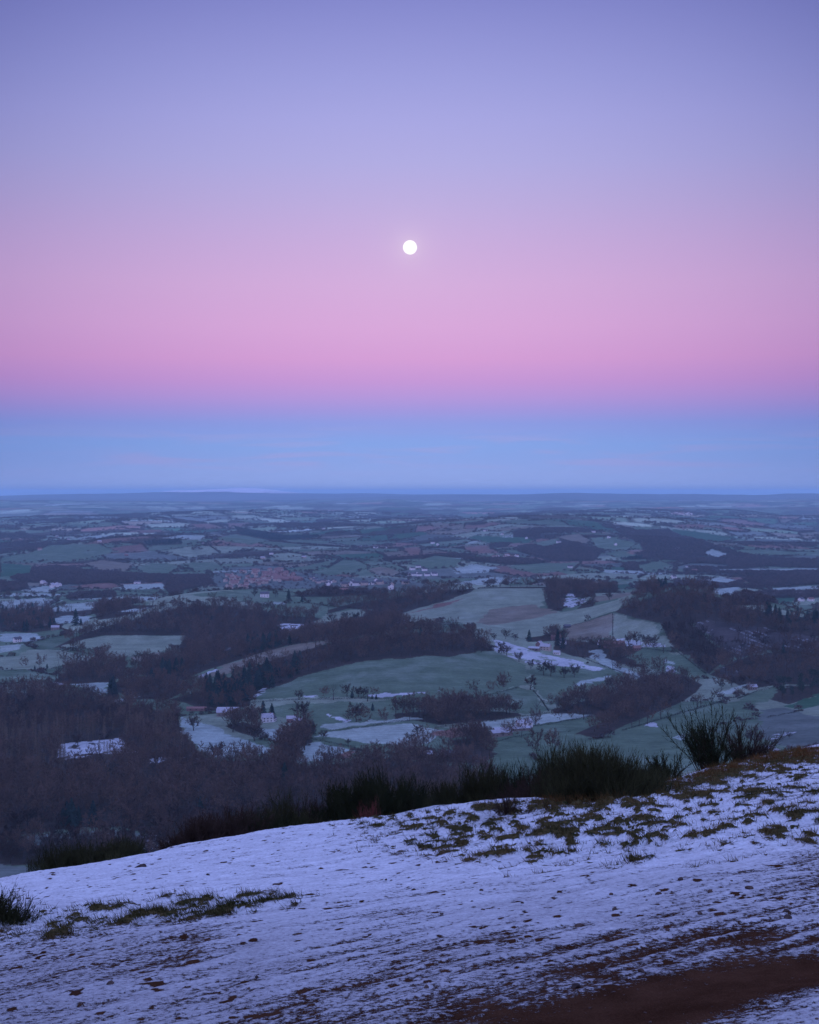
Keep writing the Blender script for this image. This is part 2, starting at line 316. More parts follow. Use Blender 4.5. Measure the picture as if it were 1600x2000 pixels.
# woods: kind, spacing (m), farthest distance, outline
WOODS = [
 ('bare', 6.6, 2470, [(104,1266),(150,1243),(200,1225),(260,1210),(320,1192),(380,1183),(440,1183),(500,1192),(560,1203),(620,1206),(640,1216),(605,1224),(548,1240),(520,1264),(470,1287),(420,1292),(360,1287),(350,1262),(362,1241),(260,1241),(200,1241),(150,1252),(118,1264)]),
 ('bare', 6.8, 2640, [(640,1192),(690,1178),(740,1172),(800,1163),(870,1152),(928,1150),(912,1162),(880,1174),(820,1187),(770,1203),(722,1212),(690,1207),(730,1191),(680,1189),(640,1199)]),
 ('bare', 7.2, 2700, [(928,1149),(1000,1146),(1060,1146),(1150,1142),(1290,1146),(1290,1158),(1200,1158),(1100,1160),(1070,1160),(1060,1149),(1000,1149)]),
 ('bare', 6.5, 2700, [(1062,1168),(1090,1155),(1108,1160),(1104,1176),(1098,1194),(1072,1192)]), ('bare', 7.0, 2700, [(1128,1188),(1150,1172),(1166,1172),(1156,1192),(1135,1199)]), ('bare', 8, 2700, [(1110,1160),(1160,1158),(1165,1165),(1120,1168)]),
 ('bare', 6.4, 2160, [(1198,1194),(1240,1176),(1300,1160),(1350,1150),(1400,1166),(1450,1188),(1520,1200),(1610,1210),(1610,1244),(1500,1238),(1440,1234),(1400,1220),(1340,1217),(1290,1217),(1240,1207)]),
 ('larch', 5.2, 2160, [(1290,1217),(1340,1212),(1362,1232),(1392,1258),(1436,1280),(1400,1302),(1385,1317),(1345,1287),(1310,1257)]),
 ('larch', 8, 2160, [(1395,1256),(1440,1240),(1500,1240),(1610,1250),(1610,1275),(1500,1270),(1440,1285)]),
 ('bare', 6.6, 2160, [(1386,1318),(1440,1288),(1520,1272),(1610,1262),(1610,1338),(1520,1337),(1460,1347),(1420,1328)]),
 ('bare', 6.4, 1800, [(1080,1392),(1130,1378),(1180,1362),(1235,1345),(1250,1322),(1330,1316),(1372,1337),(1360,1352),(1330,1372),(1270,1397),(1220,1417),(1170,1442),(1120,1435),(1200,1400),(1130,1400)]),
 ('bare', 6.0, 1790, [(560,1278),(640,1258),(700,1246),(760,1240),(830,1234),(900,1237),(950,1254),(966,1274),(870,1284),(760,1288),(690,1298),(600,1323),(520,1352),(490,1366),(490,1378),(440,1388),(400,1388),(360,1372),(330,1367),(400,1347),(450,1322),(500,1302)]),
 ('bare', 6.8, 2200, [(560,1250),(600,1235),(700,1222),(780,1214),(800,1221),(740,1236),(660,1247),(560,1261),(480,1285),(400,1310),(360,1327),(300,1322),(240,1312),(330,1290),(420,1292),(480,1280)]),
 ('rust', 6.6, 2000, [(100,1334),(130,1312),(220,1294),(250,1290),(240,1322),(205,1336),(150,1338)]), ('bare', 6.6, 2000, [(210,1342),(260,1322),(335,1320),(380,1340),(330,1366),(262,1366)]),
 ('bare', 6.2, 1700, [(-30,1356),(80,1352),(200,1370),(260,1382),(340,1392),(348,1408),(372,1452),(400,1482),(440,1486),(520,1486),(560,1482),(600,1500),(700,1486),(760,1482),(860,1492),(950,1510),(1000,1560),(700,1620),(330,1650),(290,1630),(230,1614),(150,1618),(-30,1638)]),
 ('belt', 8.5, 1000, [(-30,1652),(120,1644),(270,1642),(340,1668),(330,1700),(120,1690),(-30,1690)]),
 ('belt', 6.0, 1700, [(790,1392),(850,1388),(900,1386),(1012,1392),(1020,1398),(960,1407),(860,1416),(800,1405),(760,1394)]),
 ('belt', 5.5, 1700, [(556,1452),(590,1432),(612,1447),(582,1482),(545,1478)]), ('belt', 7.5, 1700, [(476,1410),(520,1424),(500,1440),(470,1432),(440,1418)]),
 ('bare', 7.0, 2000, [(1024,1243),(1090,1228),(1098,1238),(1088,1252),(1030,1254)]), ('mix', 8.0, 2000, [(1090,1248),(1180,1257),(1270,1257),(1240,1276),(1200,1290),(1120,1282),(1080,1268)]),
 ('bare', 7.5, 2000, [(1185,1272),(1230,1281),(1292,1292),(1297,1306),(1240,1302),(1190,1292)]), ('mix', 8.5, 2900, [(0,1197),(100,1192),(132,1202),(120,1228),(60,1236),(0,1232)]), ('bare', 9, 2900, [(180,1192),(260,1182),(312,1182),(230,1206),(190,1211)]),
 ('belt', 11.0, 1400, [(780,1482),(830,1458),(850,1462),(850,1476),(900,1460),(965,1452),(980,1470),(940,1492),(900,1490),(850,1488)]),
 ('pine', 8.0, 1700, [(1490,1362),(1520,1345),(1610,1336),(1610,1354),(1540,1376)]), ('bare', 7, 1800, [(1190,1366),(1130,1372),(1110,1378),(1150,1385),(1200,1376)]),
 ('bare', 8, 1500, [(1360,1352),(1395,1345),(1420,1340),(1400,1352),(1370,1362)]), ('bare', 8, 1300, [(1190,1460),(1260,1440),(1330,1425),(1330,1440),(1250,1462)]),
 ('conifer', 6.5, 1790, [(400,1350),(440,1330),(520,1315),(548,1320),(540,1345),(500,1362),(470,1380),(410,1384)]), ('conifer', 7, 1790, [(555,1300),(590,1296),(592,1316),(560,1328)]),
 ('conifer', 6.5, 2200, [(480,1268),(545,1252),(552,1262),(490,1276)]), ('conifer', 6, 2000, [(285,1326),(330,1312),(362,1314),(345,1326),(300,1340)]), ('conifer', 6.5, 2000, [(205,1362),(220,1338),(235,1336),(230,1364)]),
 ('conifer', 7, 2160, [(1470,1196),(1530,1202),(1610,1212),(1610,1226),(1520,1216)]), ('conifer', 8, 2700, [(1190,1146),(1300,1148),(1300,1153),(1195,1152)]), ('conifer', 8, 1100, [(95,1606),(170,1600),(220,1604),(215,1616),(110,1618)]),
 ('belt', 6.0, 1700, [(700,1402),(760,1396),(800,1398),(800,1408),(740,1410),(700,1410)]), ('belt', 7, 1700, [(640,1378),(680,1374),(780,1374),(800,1380),(760,1384),(660,1384)]), ('belt', 7, 1500, [(880,1446),(930,1440),(960,1452),(950,1466),(890,1462)]), ('belt', 6.5, 1700, [(1075,1386),(1130,1376),(1190,1362),(1200,1368),(1140,1386),(1090,1394)]),
 # farther woods
 ('far', 9, 9000, [(20,1132),(60,1112),(110,1106),(170,1116),(240,1121),(322,1126),(310,1137),(240,1140),(150,1142),(60,1138)]), ('far', 9, 9000, [(0,1140),(50,1140),(56,1150),(0,1157)]),
 ('fardark', 10, 12000, [(458,1030),(500,1038),(560,1048),(625,1047),(610,1053),(520,1057),(470,1046)]), ('fardark', 9, 9000, [(278,1060),(350,1055),(357,1063),(290,1067)]),
 ('far', 11, 12000, [(1200,1036),(1300,1038),(1380,1060),(1430,1076),(1340,1087),(1260,1082),(1250,1062)]), ('far', 10, 9000, [(1310,1094),(1440,1090),(1610,1094),(1610,1110),(1460,1106)]), ('far', 9, 9000, [(128,1168),(150,1160),(222,1158),(226,1168),(140,1173)]),
 ('far', 9.5, 9000, [(1030,1067),(1130,1060),(1180,1076),(1160,1096),(1080,1097),(1010,1077)]), ('far', 9, 9000, [(1450,1132),(1610,1124),(1610,1142),(1480,1146)]), ('far', 9, 9000, [(1400,1172),(1480,1158),(1610,1156),(1610,1166),(1490,1182),(1430,1182)]),
 ('far', 9, 9000, [(320,1150),(350,1130),(400,1128),(420,1140),(350,1155),(340,1165)]), ('far', 9, 9000, [(560,1165),(640,1152),(760,1155),(760,1160),(640,1166)]), ('fardark', 9, 9000, [(1210,1087),(1255,1089),(1252,1093),(1214,1093)]),
 ('far', 9, 9000, [(1215,1102),(1240,1100),(1250,1115),(1222,1114)]), ('far', 9, 9000, [(1100,1046),(1150,1055),(1152,1060),(1112,1058)]), ('far', 9, 9000, [(900,1095),(1000,1090),(1080,1100),(1000,1104)]),
]
WOODS = [(k, s, world_poly(p, dm), dm) for k, s, dm, p in WOODS]

# ------------------------------------------------------------------ patchwork of hedged fields where no outline is given
def patch(x, y, cell, seed):
    wx = x + 45*vn(x/330, y/330, seed+50); wy = y + 45*vn(x/330, y/330, seed+51)
    ang_ = .35; c, s = math.cos(ang_), math.sin(ang_)
    X = (wx*c+wy*s)/cell; Y = (-wx*s+wy*c)/(cell*.72)
    ix = np.floor(X); iy = np.floor(Y)
    d1 = np.full(X.shape, 1e9); d2 = d1.copy(); id1 = np.zeros(X.shape); s1 = np.zeros(X.shape+(2,)); s2 = s1.copy()
    for dx in (-1, 0, 1):
        for dy in (-1, 0, 1):
            cx, cy = ix+dx, iy+dy
            sx = cx+.5+.72*(_h(cx, cy, seed)-.5); sy = cy+.5+.72*(_h(cx, cy, seed+1)-.5)
            d = (X-sx)**2+(Y-sy)**2; hid = _h(cx, cy, seed+2)
            m = d < d1
            m2 = (~m) & (d < d2)
            d2 = np.where(m, d1, np.where(m2, d, d2)); s2 = np.where(m[..., None], s1, np.where(m2[..., None], np.stack([sx, sy], -1), s2))
            d1 = np.where(m, d, d1); s1 = np.where(m[..., None], np.stack([sx, sy], -1), s1); id1 = np.where(m, hid, id1)
    sep_ = np.linalg.norm(s1-s2, axis=-1)+1e-6
    bd = (d2-d1)/(2*sep_)*cell*.85
    return id1, bd, (s1, s2, c, s)
def far_wood(x, y):
    return fbm(x/520, y/520, 3, 77) + .35*vn(x/150, y/150, 78) - .10
KEYS = ['g', 'h', 'b', 'd', 't', 'm', 'p', 'w']
def patch_colour(idv):
    edges = np.array([.30, .52, .62, .72, .80, .90, .925])
    k = np.searchsorted(edges, idv)
    return np.array([LC[q] for q in KEYS])[k], k
def cover(x, y):
    """base colour of the valley floor, and whether an outline decided it"""
    r = np.hypot(x, y)
    col = np.zeros(x.shape+(3,)); set_ = np.zeros(x.shape, bool)
    for cell, a, b, seed in ((170, 0, 3300, 100), (210, 3300, 6500, 200), (300, 6500, 12000, 300), (420, 12000, 1e9, 400)):
        m = (r >= a) & (r < b)
        if not m.any(): continue
        idv, bd, _ = patch(x[m], y[m], cell, seed); c, k = patch_colour(idv if a > 0 else idv*.44)
        j = (.82+.36*((idv*97.3) % 1))*(1.0 if a < 6500 else (.9+1.3*((idv*53.7) % 1) if a < 12000 else .55+1.7*((idv*53.7) % 1))); c = c*np.reshape(j, (-1, 1))
        fw = far_wood(x[m], y[m]) > .36
        c = np.where(fw[:, None], np.array(LC['w'])*1.2, c)
        if a >= 6500:
            hl = sst(20, 7, bd*(240/cell))*.85*(1-fw); c = c*(1-hl[:, None])+np.array(LC['w'])*1.1*hl[:, None]
        col[m] = c
    amp = np.where(r > 2700, .0028*r, 5.0)
    xw = x+amp*(vn(x/23, y/23, 61)+.6*vn(x/9, y/9, 63)); yw = y+amp*(vn(x/23, y/23, 62)+.6*vn(x/9, y/9, 64))
    for c, p in FIELDS:
        m = inside(xw, yw, p)
        if c == 's': m &= (vn(x/11, y/11, 66)+.7*vn(x/4, y/4, 67)) > -.55
        if m.any(): col[m] = LC[c]; set_ |= m
        if c == 'r' and m.any():
            st = np.sin((x[m]*.86+y[m]*.5)*2*math.pi/9.0) + .8*vn(x[m]/14, y[m]/14, 5)
            col[m] = np.where((st > 1.15)[:, None], np.array(LC['s'])*.55, np.array(LC['k'])*1.2)
    wood = np.zeros(x.shape, bool)
    for k, s, p, dm in WOODS:
        m = inside(x, y, p) & ~set_
        wood |= m
    col[wood] = LC['w']
    set_ |= wood
    return col, set_

# ------------------------------------------------------------------ small helpers
def link(name, me, parent=None):
    o = bpy.data.objects.new(name, me); COL.objects.link(o)
    if parent is not None: o.parent = parent
    return o
def tag(o, label=None, cat=None, group=None, kind=None):
    if label: o['label'] = label
    if cat: o['category'] = cat
    if group: o['group'] = group
    if kind: o['kind'] = kind
    return o
def mesh_np(name, V, Fc, mat=None, smooth=False, attrs=None, cattrs=None):
    """vertices, and faces that all have the same number of corners"""
    me = bpy.data.meshes.new(name); V = np.asarray(V, np.float32); Fc = np.asarray(Fc, np.int32); k = Fc.shape[1]
    me.vertices.add(len(V)); me.vertices.foreach_set('co', V.ravel())
    me.loops.add(Fc.size); me.loops.foreach_set('vertex_index', Fc.ravel())
    me.polygons.add(len(Fc)); me.polygons.foreach_set('loop_start', np.arange(len(Fc), dtype=np.int32)*k)
    try: me.polygons.foreach_set('loop_total', np.full(len(Fc), k, np.int32))
    except Exception: pass
    for n_, a in (attrs or {}).items():
        at_ = me.attributes.new(n_, 'FLOAT', 'POINT'); at_.data.foreach_set('value', np.asarray(a, np.float32))
    for n_, a in (cattrs or {}).items():
        at_ = me.attributes.new(n_, 'FLOAT_COLOR', 'POINT'); c = np.ones((len(V), 4), np.float32); c[:, :3] = a; at_.data.foreach_set('color', c.ravel())
    me.update(calc_edges=True); me.validate()
    if smooth: me.polygons.foreach_set('use_smooth', np.ones(len(me.polygons), bool))
    if mat: me.materials.append(mat)
    return me
def new_mat(name):
    m = bpy.data.materials.new(name); m.use_nodes = True; t = m.node_tree; t.nodes.clear()
    out = N(t, 'ShaderNodeOutputMaterial'); b = N(t, 'ShaderNodeBsdfPrincipled'); t.links.new(b.outputs[0], out.inputs[0])
    b.inputs['Roughness'].default_value = .9; b.inputs['Specular IOR Level'].default_value = 0.0
    return m, t, b
def noise(t, scale, detail=3, vec=None, rough=.55):
    n = N(t, 'ShaderNodeTexNoise'); n.inputs['Scale'].default_value = scale; n.inputs['Detail'].default_value = detail; n.inputs['Roughness'].default_value = rough
    if vec is not None: t.links.new(vec, n.inputs['Vector'])
    return n.outputs['Fac']
def attr(t, name):
    n = N(t, 'ShaderNodeAttribute'); n.attribute_name = name; return n
def plain(name, c, var=.25, scale=3., rough=.9, obj_random=0.):
    m, t, b = new_mat(name)
    g = N(t, 'ShaderNodeTexCoord')
    f = maprange(t, noise(t, scale, 3, g.outputs['Object']), .3, .7, 1-var, 1+var)
    if obj_random:
        oi = N(t, 'ShaderNodeObjectInfo'); f = math_node(t, 'MULTIPLY', f, maprange(t, oi.outputs['Random'], 0, 1, 1-obj_random, 1+obj_random))
    cc = N(t, 'ShaderNodeCombineColor')
    for i in range(3): t.links.new(f, cc.inputs[i])
    t.links.new(mixc(t, 1.0, c, cc.outputs[0], 'MULTIPLY'), b.inputs['Base Color']); b.inputs['Roughness'].default_value = rough
    return m
def two_tone(name, c1, c2, var=.2):
    """each tree of a kind somewhere between two colours"""
    m, t, b = new_mat(name); oi = N(t, 'ShaderNodeObjectInfo'); g = N(t, 'ShaderNodeTexCoord')
    base = mixc(t, oi.outputs['Random'], c1, c2)
    f = maprange(t, noise(t, .8, 2, g.outputs['Object']), .3, .7, 1-var, 1+var); cc = N(t, 'ShaderNodeCombineColor')
    for i in range(3): t.links.new(f, cc.inputs[i])
    t.links.new(mixc(t, 1.0, base, cc.outputs[0], 'MULTIPLY'), b.inputs['Base Color']); return m

# ------------------------------------------------------------------ ground sheets
def az_grid(half, n):
    a = np.linspace(-half, half, n); b = np.radians(np.concatenate([np.arange(math.degrees(half)+1, 60, 1.), np.arange(60, 180.1, 6.)]))
    return np.concatenate([-b[::-1], a, b])
def polar(az, rr):
    R, A = np.meshgrid(rr, az, indexing='ij'); return R*np.sin(A), R*np.cos(A)
def quads(nr, na, i0=0):
    i, j = np.meshgrid(np.arange(nr-1), np.arange(na-1), indexing='ij'); a = i*na+j
    return np.stack([a, a+1, a+na+1, a+na], -1).reshape(-1, 4)+i0

# --- the snowy slope in front
def near_poly(pts): x, y = plane_hit([p[0] for p in pts], [p[1] for p in pts]); return np.stack([x, y], -1)
def soft_in(x, y, poly, wdt):
    """1 well inside an outline, 0 well outside"""
    best = np.full(x.shape, 1e9); n = len(poly)
    for i in range(n):
        a = poly[i]; b = poly[(i+1) % n]; d = b-a; L = (d**2).sum()+1e-9
        t = np.clip(((x-a[0])*d[0]+(y-a[1])*d[1])/L, 0, 1); best = np.minimum(best, (x-a[0]-t*d[0])**2+(y-a[1]-t*d[1])**2)
    sd = np.sqrt(best)*np.where(inside(x, y, poly), 1, -1); return sst(-wdt, wdt, sd)
Z_TUFT = near_poly([(690,1600),(860,1574),(1130,1568),(1300,1537),(1605,1458),(1640,1600),(1605,1650),(1420,1640),(1360,1680),(1020,1690),(820,1655)])
Z_TUFT2 = near_poly([(-40,1800),(100,1785),(230,1772),(330,1750),(450,1738),(600,1740),(590,1764),(420,1795),(250,1812),(100,1840),(-40,1850)])
Z_BANK = near_poly([(1040,1570),(1130,1567),(1270,1546),(1400,1506),(1480,1485),(1605,1458),(1640,1480),(1500,1505),(1380,1532),(1280,1555),(1150,1582),(1060,1580)])
Z_PATH = near_poly([(860,2140),(1000,2015),(1060,1982),(1150,1946),(1300,1906),(1450,1880),(1660,1848),(1660,1908),(1540,1932),(1430,1968),(1280,2006),(1150,2140)])
Z_RAG = near_poly([(300,2160),(520,2040),(680,1975),(800,1915),(980,1850),(1200,1820),(1400,1770),(1700,1700),(1700,2160)])
Z_CORN = near_poly([(1250,2060),(1420,1990),(1540,1945),(1700,1925),(1700,2100),(1250,2100)])
PD = np.array([.80, .60])
def near_field(x, y):
    """height detail, snow cover (>0 snow), grassiness and the reach of the path on the slope in front"""
    u = x*PD[0]+y*PD[1]; v = -x*PD[1]+y*PD[0]
    wz = fbm(u/2.2, v/1.6, 3, 41)
    tuft = fbm(x/.16, y/.40, 3, 31); big = fbm(x/1.7, y/2.2, 2, 35)
    zt = np.maximum(soft_in(x, y, Z_TUFT, 1.1), .72*soft_in(x, y, Z_TUFT2, .45)*sst(-.25, .35, big+.25))
    zb = soft_in(x, y, Z_BANK, .9)
    pth = soft_in(x, y, Z_PATH, .28)
    # wind-blown ripples along the track, torn open towards it
    w1 = fbm(x/.8, y/.8, 3, 43)
    st = fbm((u+.5*wz)/.62, (v+.30*wz+.10*w1)/.125, 4, 51, .6)
    st2 = fbm((u+.1*w1)/.17, (v+.04*w1)/.045, 3, 57, .65)
    pn = soft_in(x, y, Z_RAG, 1.1)
    crn = soft_in(x, y, Z_CORN, .35)
    open_ = .25*pn*(1-.8*crn) + .11*sst(15., 6.5, y) + .16*sst(-.1, .5, fbm(x/2.6, y/2.6, 2, 47))
    iso = fbm(x/.5, y/.8, 3, 45)
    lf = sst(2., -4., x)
    snow = .60 + (.52-.22*lf)*st + .26*st2 + .20*iso - 1.35*open_ + .20*crn
    tn = tuft + .30*big + .25*fbm(x/.07, y/.2, 2, 33)
    snow = np.minimum(snow, .72 - zt*(1.7*sst(.14, .56, tn)+.06) + .30*fbm(x/.12, y/.16, 2, 61))
    snow = snow - zb*(.35+.8*sst(-.2, .4, tuft))
    snow = snow - pth*(.62 + .9*st + .6*st2 + .5*iso)
    specks = fbm(x/.10, y/.13, 2, 71); snow = np.where(specks > .55, snow-1.2*(specks-.55)*4, snow)
    grass = np.clip(zt*1.2 + zb, 0, 1)
    hh = .05*wz*sst(4, 9, y) + .016*st + .008*st2
    hh = hh + zt*(.060*sst(.0, .5, tn) + .02*big) + zb*.05*(tuft+1) - pth*.035
    hh = hh + .10*fbm(x/4.5, y/4.5, 2, 81)*sst(5, 12, y)
    near_field.thin = .62*sst(16., 6.5, y) + .35*np.clip(iso+.1, 0, 1) + .42*lf*sst(14, 7, y)  # mottled thin snow, plus vignette shade painted in towards the viewer and left
    return hh, snow, grass, pth
def near_ground(x, y):
    hh, snow, grass, pth = near_field(x, y)
    fade = sst(75, 45, np.hypot(x, y))
    return ground(x, y)+hh*fade, snow, grass, pth
azn = az_grid(math.radians(19.5), 620)
rn = np.concatenate([np.linspace(.4, 4.2, 14)[:-1], np.exp(np.linspace(math.log(4.2), math.log(46), 760)), np.linspace(47, 70, 16)])
X, Y = polar(azn, rn); Z, snow, grass, pth = near_ground(X.ravel(), Y.ravel())
V = np.stack([X.ravel(), Y.ravel(), Z], -1); Q = quads(len(rn), len(azn))
mg, t, b = new_mat('thin_snow_over_turf')
geo = N(t, 'ShaderNodeNewGeometry'); P = geo.outputs['Position']
a_s, a_g, a_p = attr(t, 'snow').outputs['Fac'], attr(t, 'grass').outputs['Fac'], attr(t, 'path').outputs['Fac']
fine = noise(t, 26, 5, P, .65); fine2 = noise(t, 120, 3, P, .6); med = noise(t, 5.5, 3, P)
s_ = math_node(t, 'ADD', a_s, math_node(t, 'MULTIPLY', math_node(t, 'SUBTRACT', fine, .5), 2.0))
s_ = math_node(t, 'ADD', s_, math_node(t, 'MULTIPLY', math_node(t, 'SUBTRACT', fine2, .5), 1.1))
sm = maprange(t, s_, .0, .30, 0, 1, True)
soil = mixc(t, maprange(t, math_node(t, 'ADD', math_node(t, 'MULTIPLY', fine2, .5), math_node(t, 'MULTIPLY', noise(t, 3.2, 5, P), .5)), .38, .62), (.036, .016, .0092), (.082, .040, .024))
turf = mixc(t, maprange(t, noise(t, 16, 4, P), .35, .65), (.028, .032, .013), (.100, .074, .034))
bare = mixc(t, maprange(t, a_g, .25, .7), soil, turf)
snowc = mixc(t, maprange(t, med, .3, .7), (.76, .78, .82), (.62, .63, .67))
thin = math_node(t, 'ADD', maprange(t, s_, .05, .95, .50, 0), math_node(t, 'MULTIPLY', attr(t, 'thin').outputs['Fac'], .58), True)  # low cover thins the snow; the attribute adds painted corner darkening
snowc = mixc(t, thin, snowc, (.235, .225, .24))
t.links.new(mixc(t, sm, bare, snowc), b.inputs['Base Color'])
bmp = N(t, 'ShaderNodeBump'); bmp.inputs['Strength'].default_value = .9; bmp.inputs['Distance'].default_value = .03
t.links.new(math_node(t, 'ADD', math_node(t, 'MULTIPLY', fine, 1.0), math_node(t, 'MULTIPLY', sm, .35)), bmp.inputs['Height']); t.links.new(bmp.outputs[0], b.inputs['Normal'])
fp = pth[Q].mean(1) > .5
def sub(name, V, Q, mask, mat, attrs=None, cattrs=None):
    q = Q[mask]; used, inv = np.unique(q, return_inverse=True)
    me = mesh_np(name, V[used], inv.reshape(q.shape), mat, True, {k: a[used] for k, a in (attrs or {}).items()}, {k: a[used] for k, a in (cattrs or {}).items()})
    return link(name, me)
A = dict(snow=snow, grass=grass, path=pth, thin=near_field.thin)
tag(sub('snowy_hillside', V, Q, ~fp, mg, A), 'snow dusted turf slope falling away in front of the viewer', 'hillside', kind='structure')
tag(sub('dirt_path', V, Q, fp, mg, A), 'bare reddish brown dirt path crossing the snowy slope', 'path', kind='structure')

# --- the valley and the far country
azv = az_grid(math.radians(19.5), 760)
def rows(y0, y1, n):                                       # evenly spaced as seen from the hill
    return (ZC-0)/((np.linspace(y0, y1, n)-962)/F)
rv = np.concatenate([np.linspace(62, 600, 50), rows(1970-500, 1400, 40)[:0], np.linspace(612, 1250, 230), np.linspace(1252, 2750, 520), rows(1182, 1030, 260)[1:], ])
rv = np.unique(rv); 
def valley_mat():
    m, t, b = new_mat('frosted_farmland')
    c = attr(t, 'land').outputs['Color']; geo = N(t, 'ShaderNodeNewGeometry'); P = geo.outputs['Position']
    n1 = noise(t, .035, 4, P); n2 = noise(t, .25, 3, P); n3 = noise(t, .008, 3, P)
    f = math_node(t, 'MULTIPLY', maprange(t, n1, .3, .7, .80, 1.22), maprange(t, n2, .3, .7, .86, 1.14))
    mp = N(t, 'ShaderNodeMapping'); mp.inputs['Rotation'].default_value = (0, 0, .5); mp.inputs['Scale'].default_value = (.018, .32, .1); t.links.new(P, mp.inputs['Vector'])
    f = math_node(t, 'MULTIPLY', f, maprange(t, noise(t, 1.0, 4, mp.outputs[0]), .3, .7, .84, 1.16))
    cc = N(t, 'ShaderNodeCombineColor')
    for i in range(3): t.links.new(f, cc.inputs[i])
    c2 = mixc(t, 1.0, c, cc.outputs[0], 'MULTIPLY')
    fr = math_node(t, 'MULTIPLY', maprange(t, n3, .45, .68, 0, 1, True), maprange(t, n1, .4, .62, 0, .28))
    lum = N(t, 'ShaderNodeRGBToBW'); t.links.new(c, lum.inputs[0])
    fr = math_node(t, 'MULTIPLY', fr, maprange(t, lum.outputs[0], .06, .12))
    t.links.new(mixc(t, fr, c2, (.24, .28, .26)), b.inputs['Base Color'])
    bmp = N(t, 'ShaderNodeBump'); bmp.inputs['Strength'].default_value = .5; bmp.inputs['Distance'].default_value = 1.2
    t.links.new(n2, bmp.inputs['Height']); t.links.new(bmp.outputs[0], b.inputs['Normal']); return m
MV = valley_mat()
X, Y = polar(azv, rv); x, y = X.ravel(), Y.ravel(); col, _ = cover(x, y); z = ground(x, y); z = z-.6*sst(80, 64, np.hypot(x, y))
V = np.stack([x, y, z], -1); Q = quads(len(rv), len(azv))
tag(sub('valley_floor', V, Q, np.ones(len(Q), bool), MV, None, dict(land=col)), 'frosty valley of green fields and low hills below the slope', 'valley', kind='structure')
rf = np.concatenate([[rv[-1]], rows(1029.5, 989, 110), np.linspace(22200, 42000, 130)]); azf = az_grid(math.radians(19.5), 760)
X, Y = polar(azf, rf); x, y = X.ravel(), Y.ravel(); z = ground(x, y); col, _ = cover(x, y); r = np.hypot(x, y)
sn = sst(.0, .30, fbm(x/1500, y/1500, 4, 91)+.9*(z-226)/42)*sst(27300, 28800, r)*sst(-.02, -.07, np.arctan2(x, y))
sn = np.maximum(sn, sst(22800, 24200, r)*sst(198, 222, z)*sst(.20, .25, fbm(x/900, y/2500, 3, 93)+.2*(np.arctan2(x, y) > .25))*.8)
hillc = np.array([.10, .10, .10]); m = r > 22300; col[m] = hillc*(1+.5*fbm(x[m]/1200, y[m]/1200, 3, 95))[:, None]
col = col*(1-sn[:, None])+np.array([.92, .86, .90])*sn[:, None]
V = np.stack([x, y, z], -1); Q = quads(len(rf), len(azf)); fr_ = np.hypot(V[Q[:, 0], 0], V[Q[:, 0], 1]) > 22600
tag(sub('far_plain', V, Q, ~fr_, MV, None, dict(land=col)), 'hazy blue plain of small fields reaching to the horizon', 'plain', kind='structure')
tag(sub('mountains', V, Q, fr_, MV, None, dict(land=col)), 'pale blue mountains with snowy tops along the horizon', 'mountains', kind='structure')

# ------------------------------------------------------------------ the moon
d = md; me = bpy.data.meshes.new('moon'); bm = bmesh.new(); bmesh.ops.create_uvsphere(bm, u_segments=48, v_segments=24, radius=MOON_D_PX/2/F*MOON_DIST); bm.to_mesh(me); bm.free()
for p in me.polygons: p.use_smooth = True
mm = bpy.data.materials.new('moonlit_rock'); mm.use_nodes = True; t = mm.node_tree; t.nodes.clear(); o = N(t, 'ShaderNodeOutputMaterial'); e = N(t, 'ShaderNodeEmission')
g = N(t, 'ShaderNodeTexCoord'); n_ = noise(t, .0022, 3, g.outputs['Object']); t.links.new(mixc(t, maprange(t, n_, .42, .6), (1, .985, .99), (.93, .90, .93)), e.inputs[0]); e.inputs[1].default_value = 1.15; t.links.new(e.outputs[0], o.inputs[0])
me.materials.append(mm); mo = link('moon', me); mo.location = Vector((0, 0, ZC))+Vector(d)*MOON_DIST
tag(mo, 'bright white full moon in the lilac pink sky', 'moon')

# ------------------------------------------------------------------ trees
class MB:
    def __init__(s): s.v = []; s.f = []; s.n = 0
    def tri(s, a, b, c): s.v += [a, b, c]; s.f.append((s.n, s.n+1, s.n+2)); s.n += 3
    def tube(s, pts, rad, k=5):
        pts = [np.array(p, float) for p in pts]; rings = []
        for i, p in enumerate(pts):
            dr = pts[min(i+1, len(pts)-1)]-pts[max(i-1, 0)]; dr = dr/(np.linalg.norm(dr)+1e-9)
            a = np.cross(dr, [0, 0, 1] if abs(dr[2]) < .9 else [1, 0, 0]); a /= np.linalg.norm(a); c = np.cross(dr, a)
            rings.append(s.n); 
            for j in range(k):
                th = 2*math.pi*j/k; s.v.append(tuple(p+rad[i]*(a*math.cos(th)+c*math.sin(th))))
            s.n += k
        for i in range(len(pts)-1):
            for j in range(k):
                a0, a1, b0, b1 = rings[i]+j, rings[i]+(j+1) % k, rings[i+1]+j, rings[i+1]+(j+1) % k
                s.f += [(a0, a1, b1), (a0, b1, b0)]
    def mesh(s, name, mat): return mesh_np(name, s.v, s.f, mat)
def unit(v): return v/(np.linalg.norm(v)+1e-9)
def twig(mb, rg, p, d, L, wd):
    d = unit(d); side = unit(np.cross(d, rg.normal(size=3))); q = p+d*L
    mb.tri(tuple(p-side*wd), tuple(p+side*wd), tuple(q))
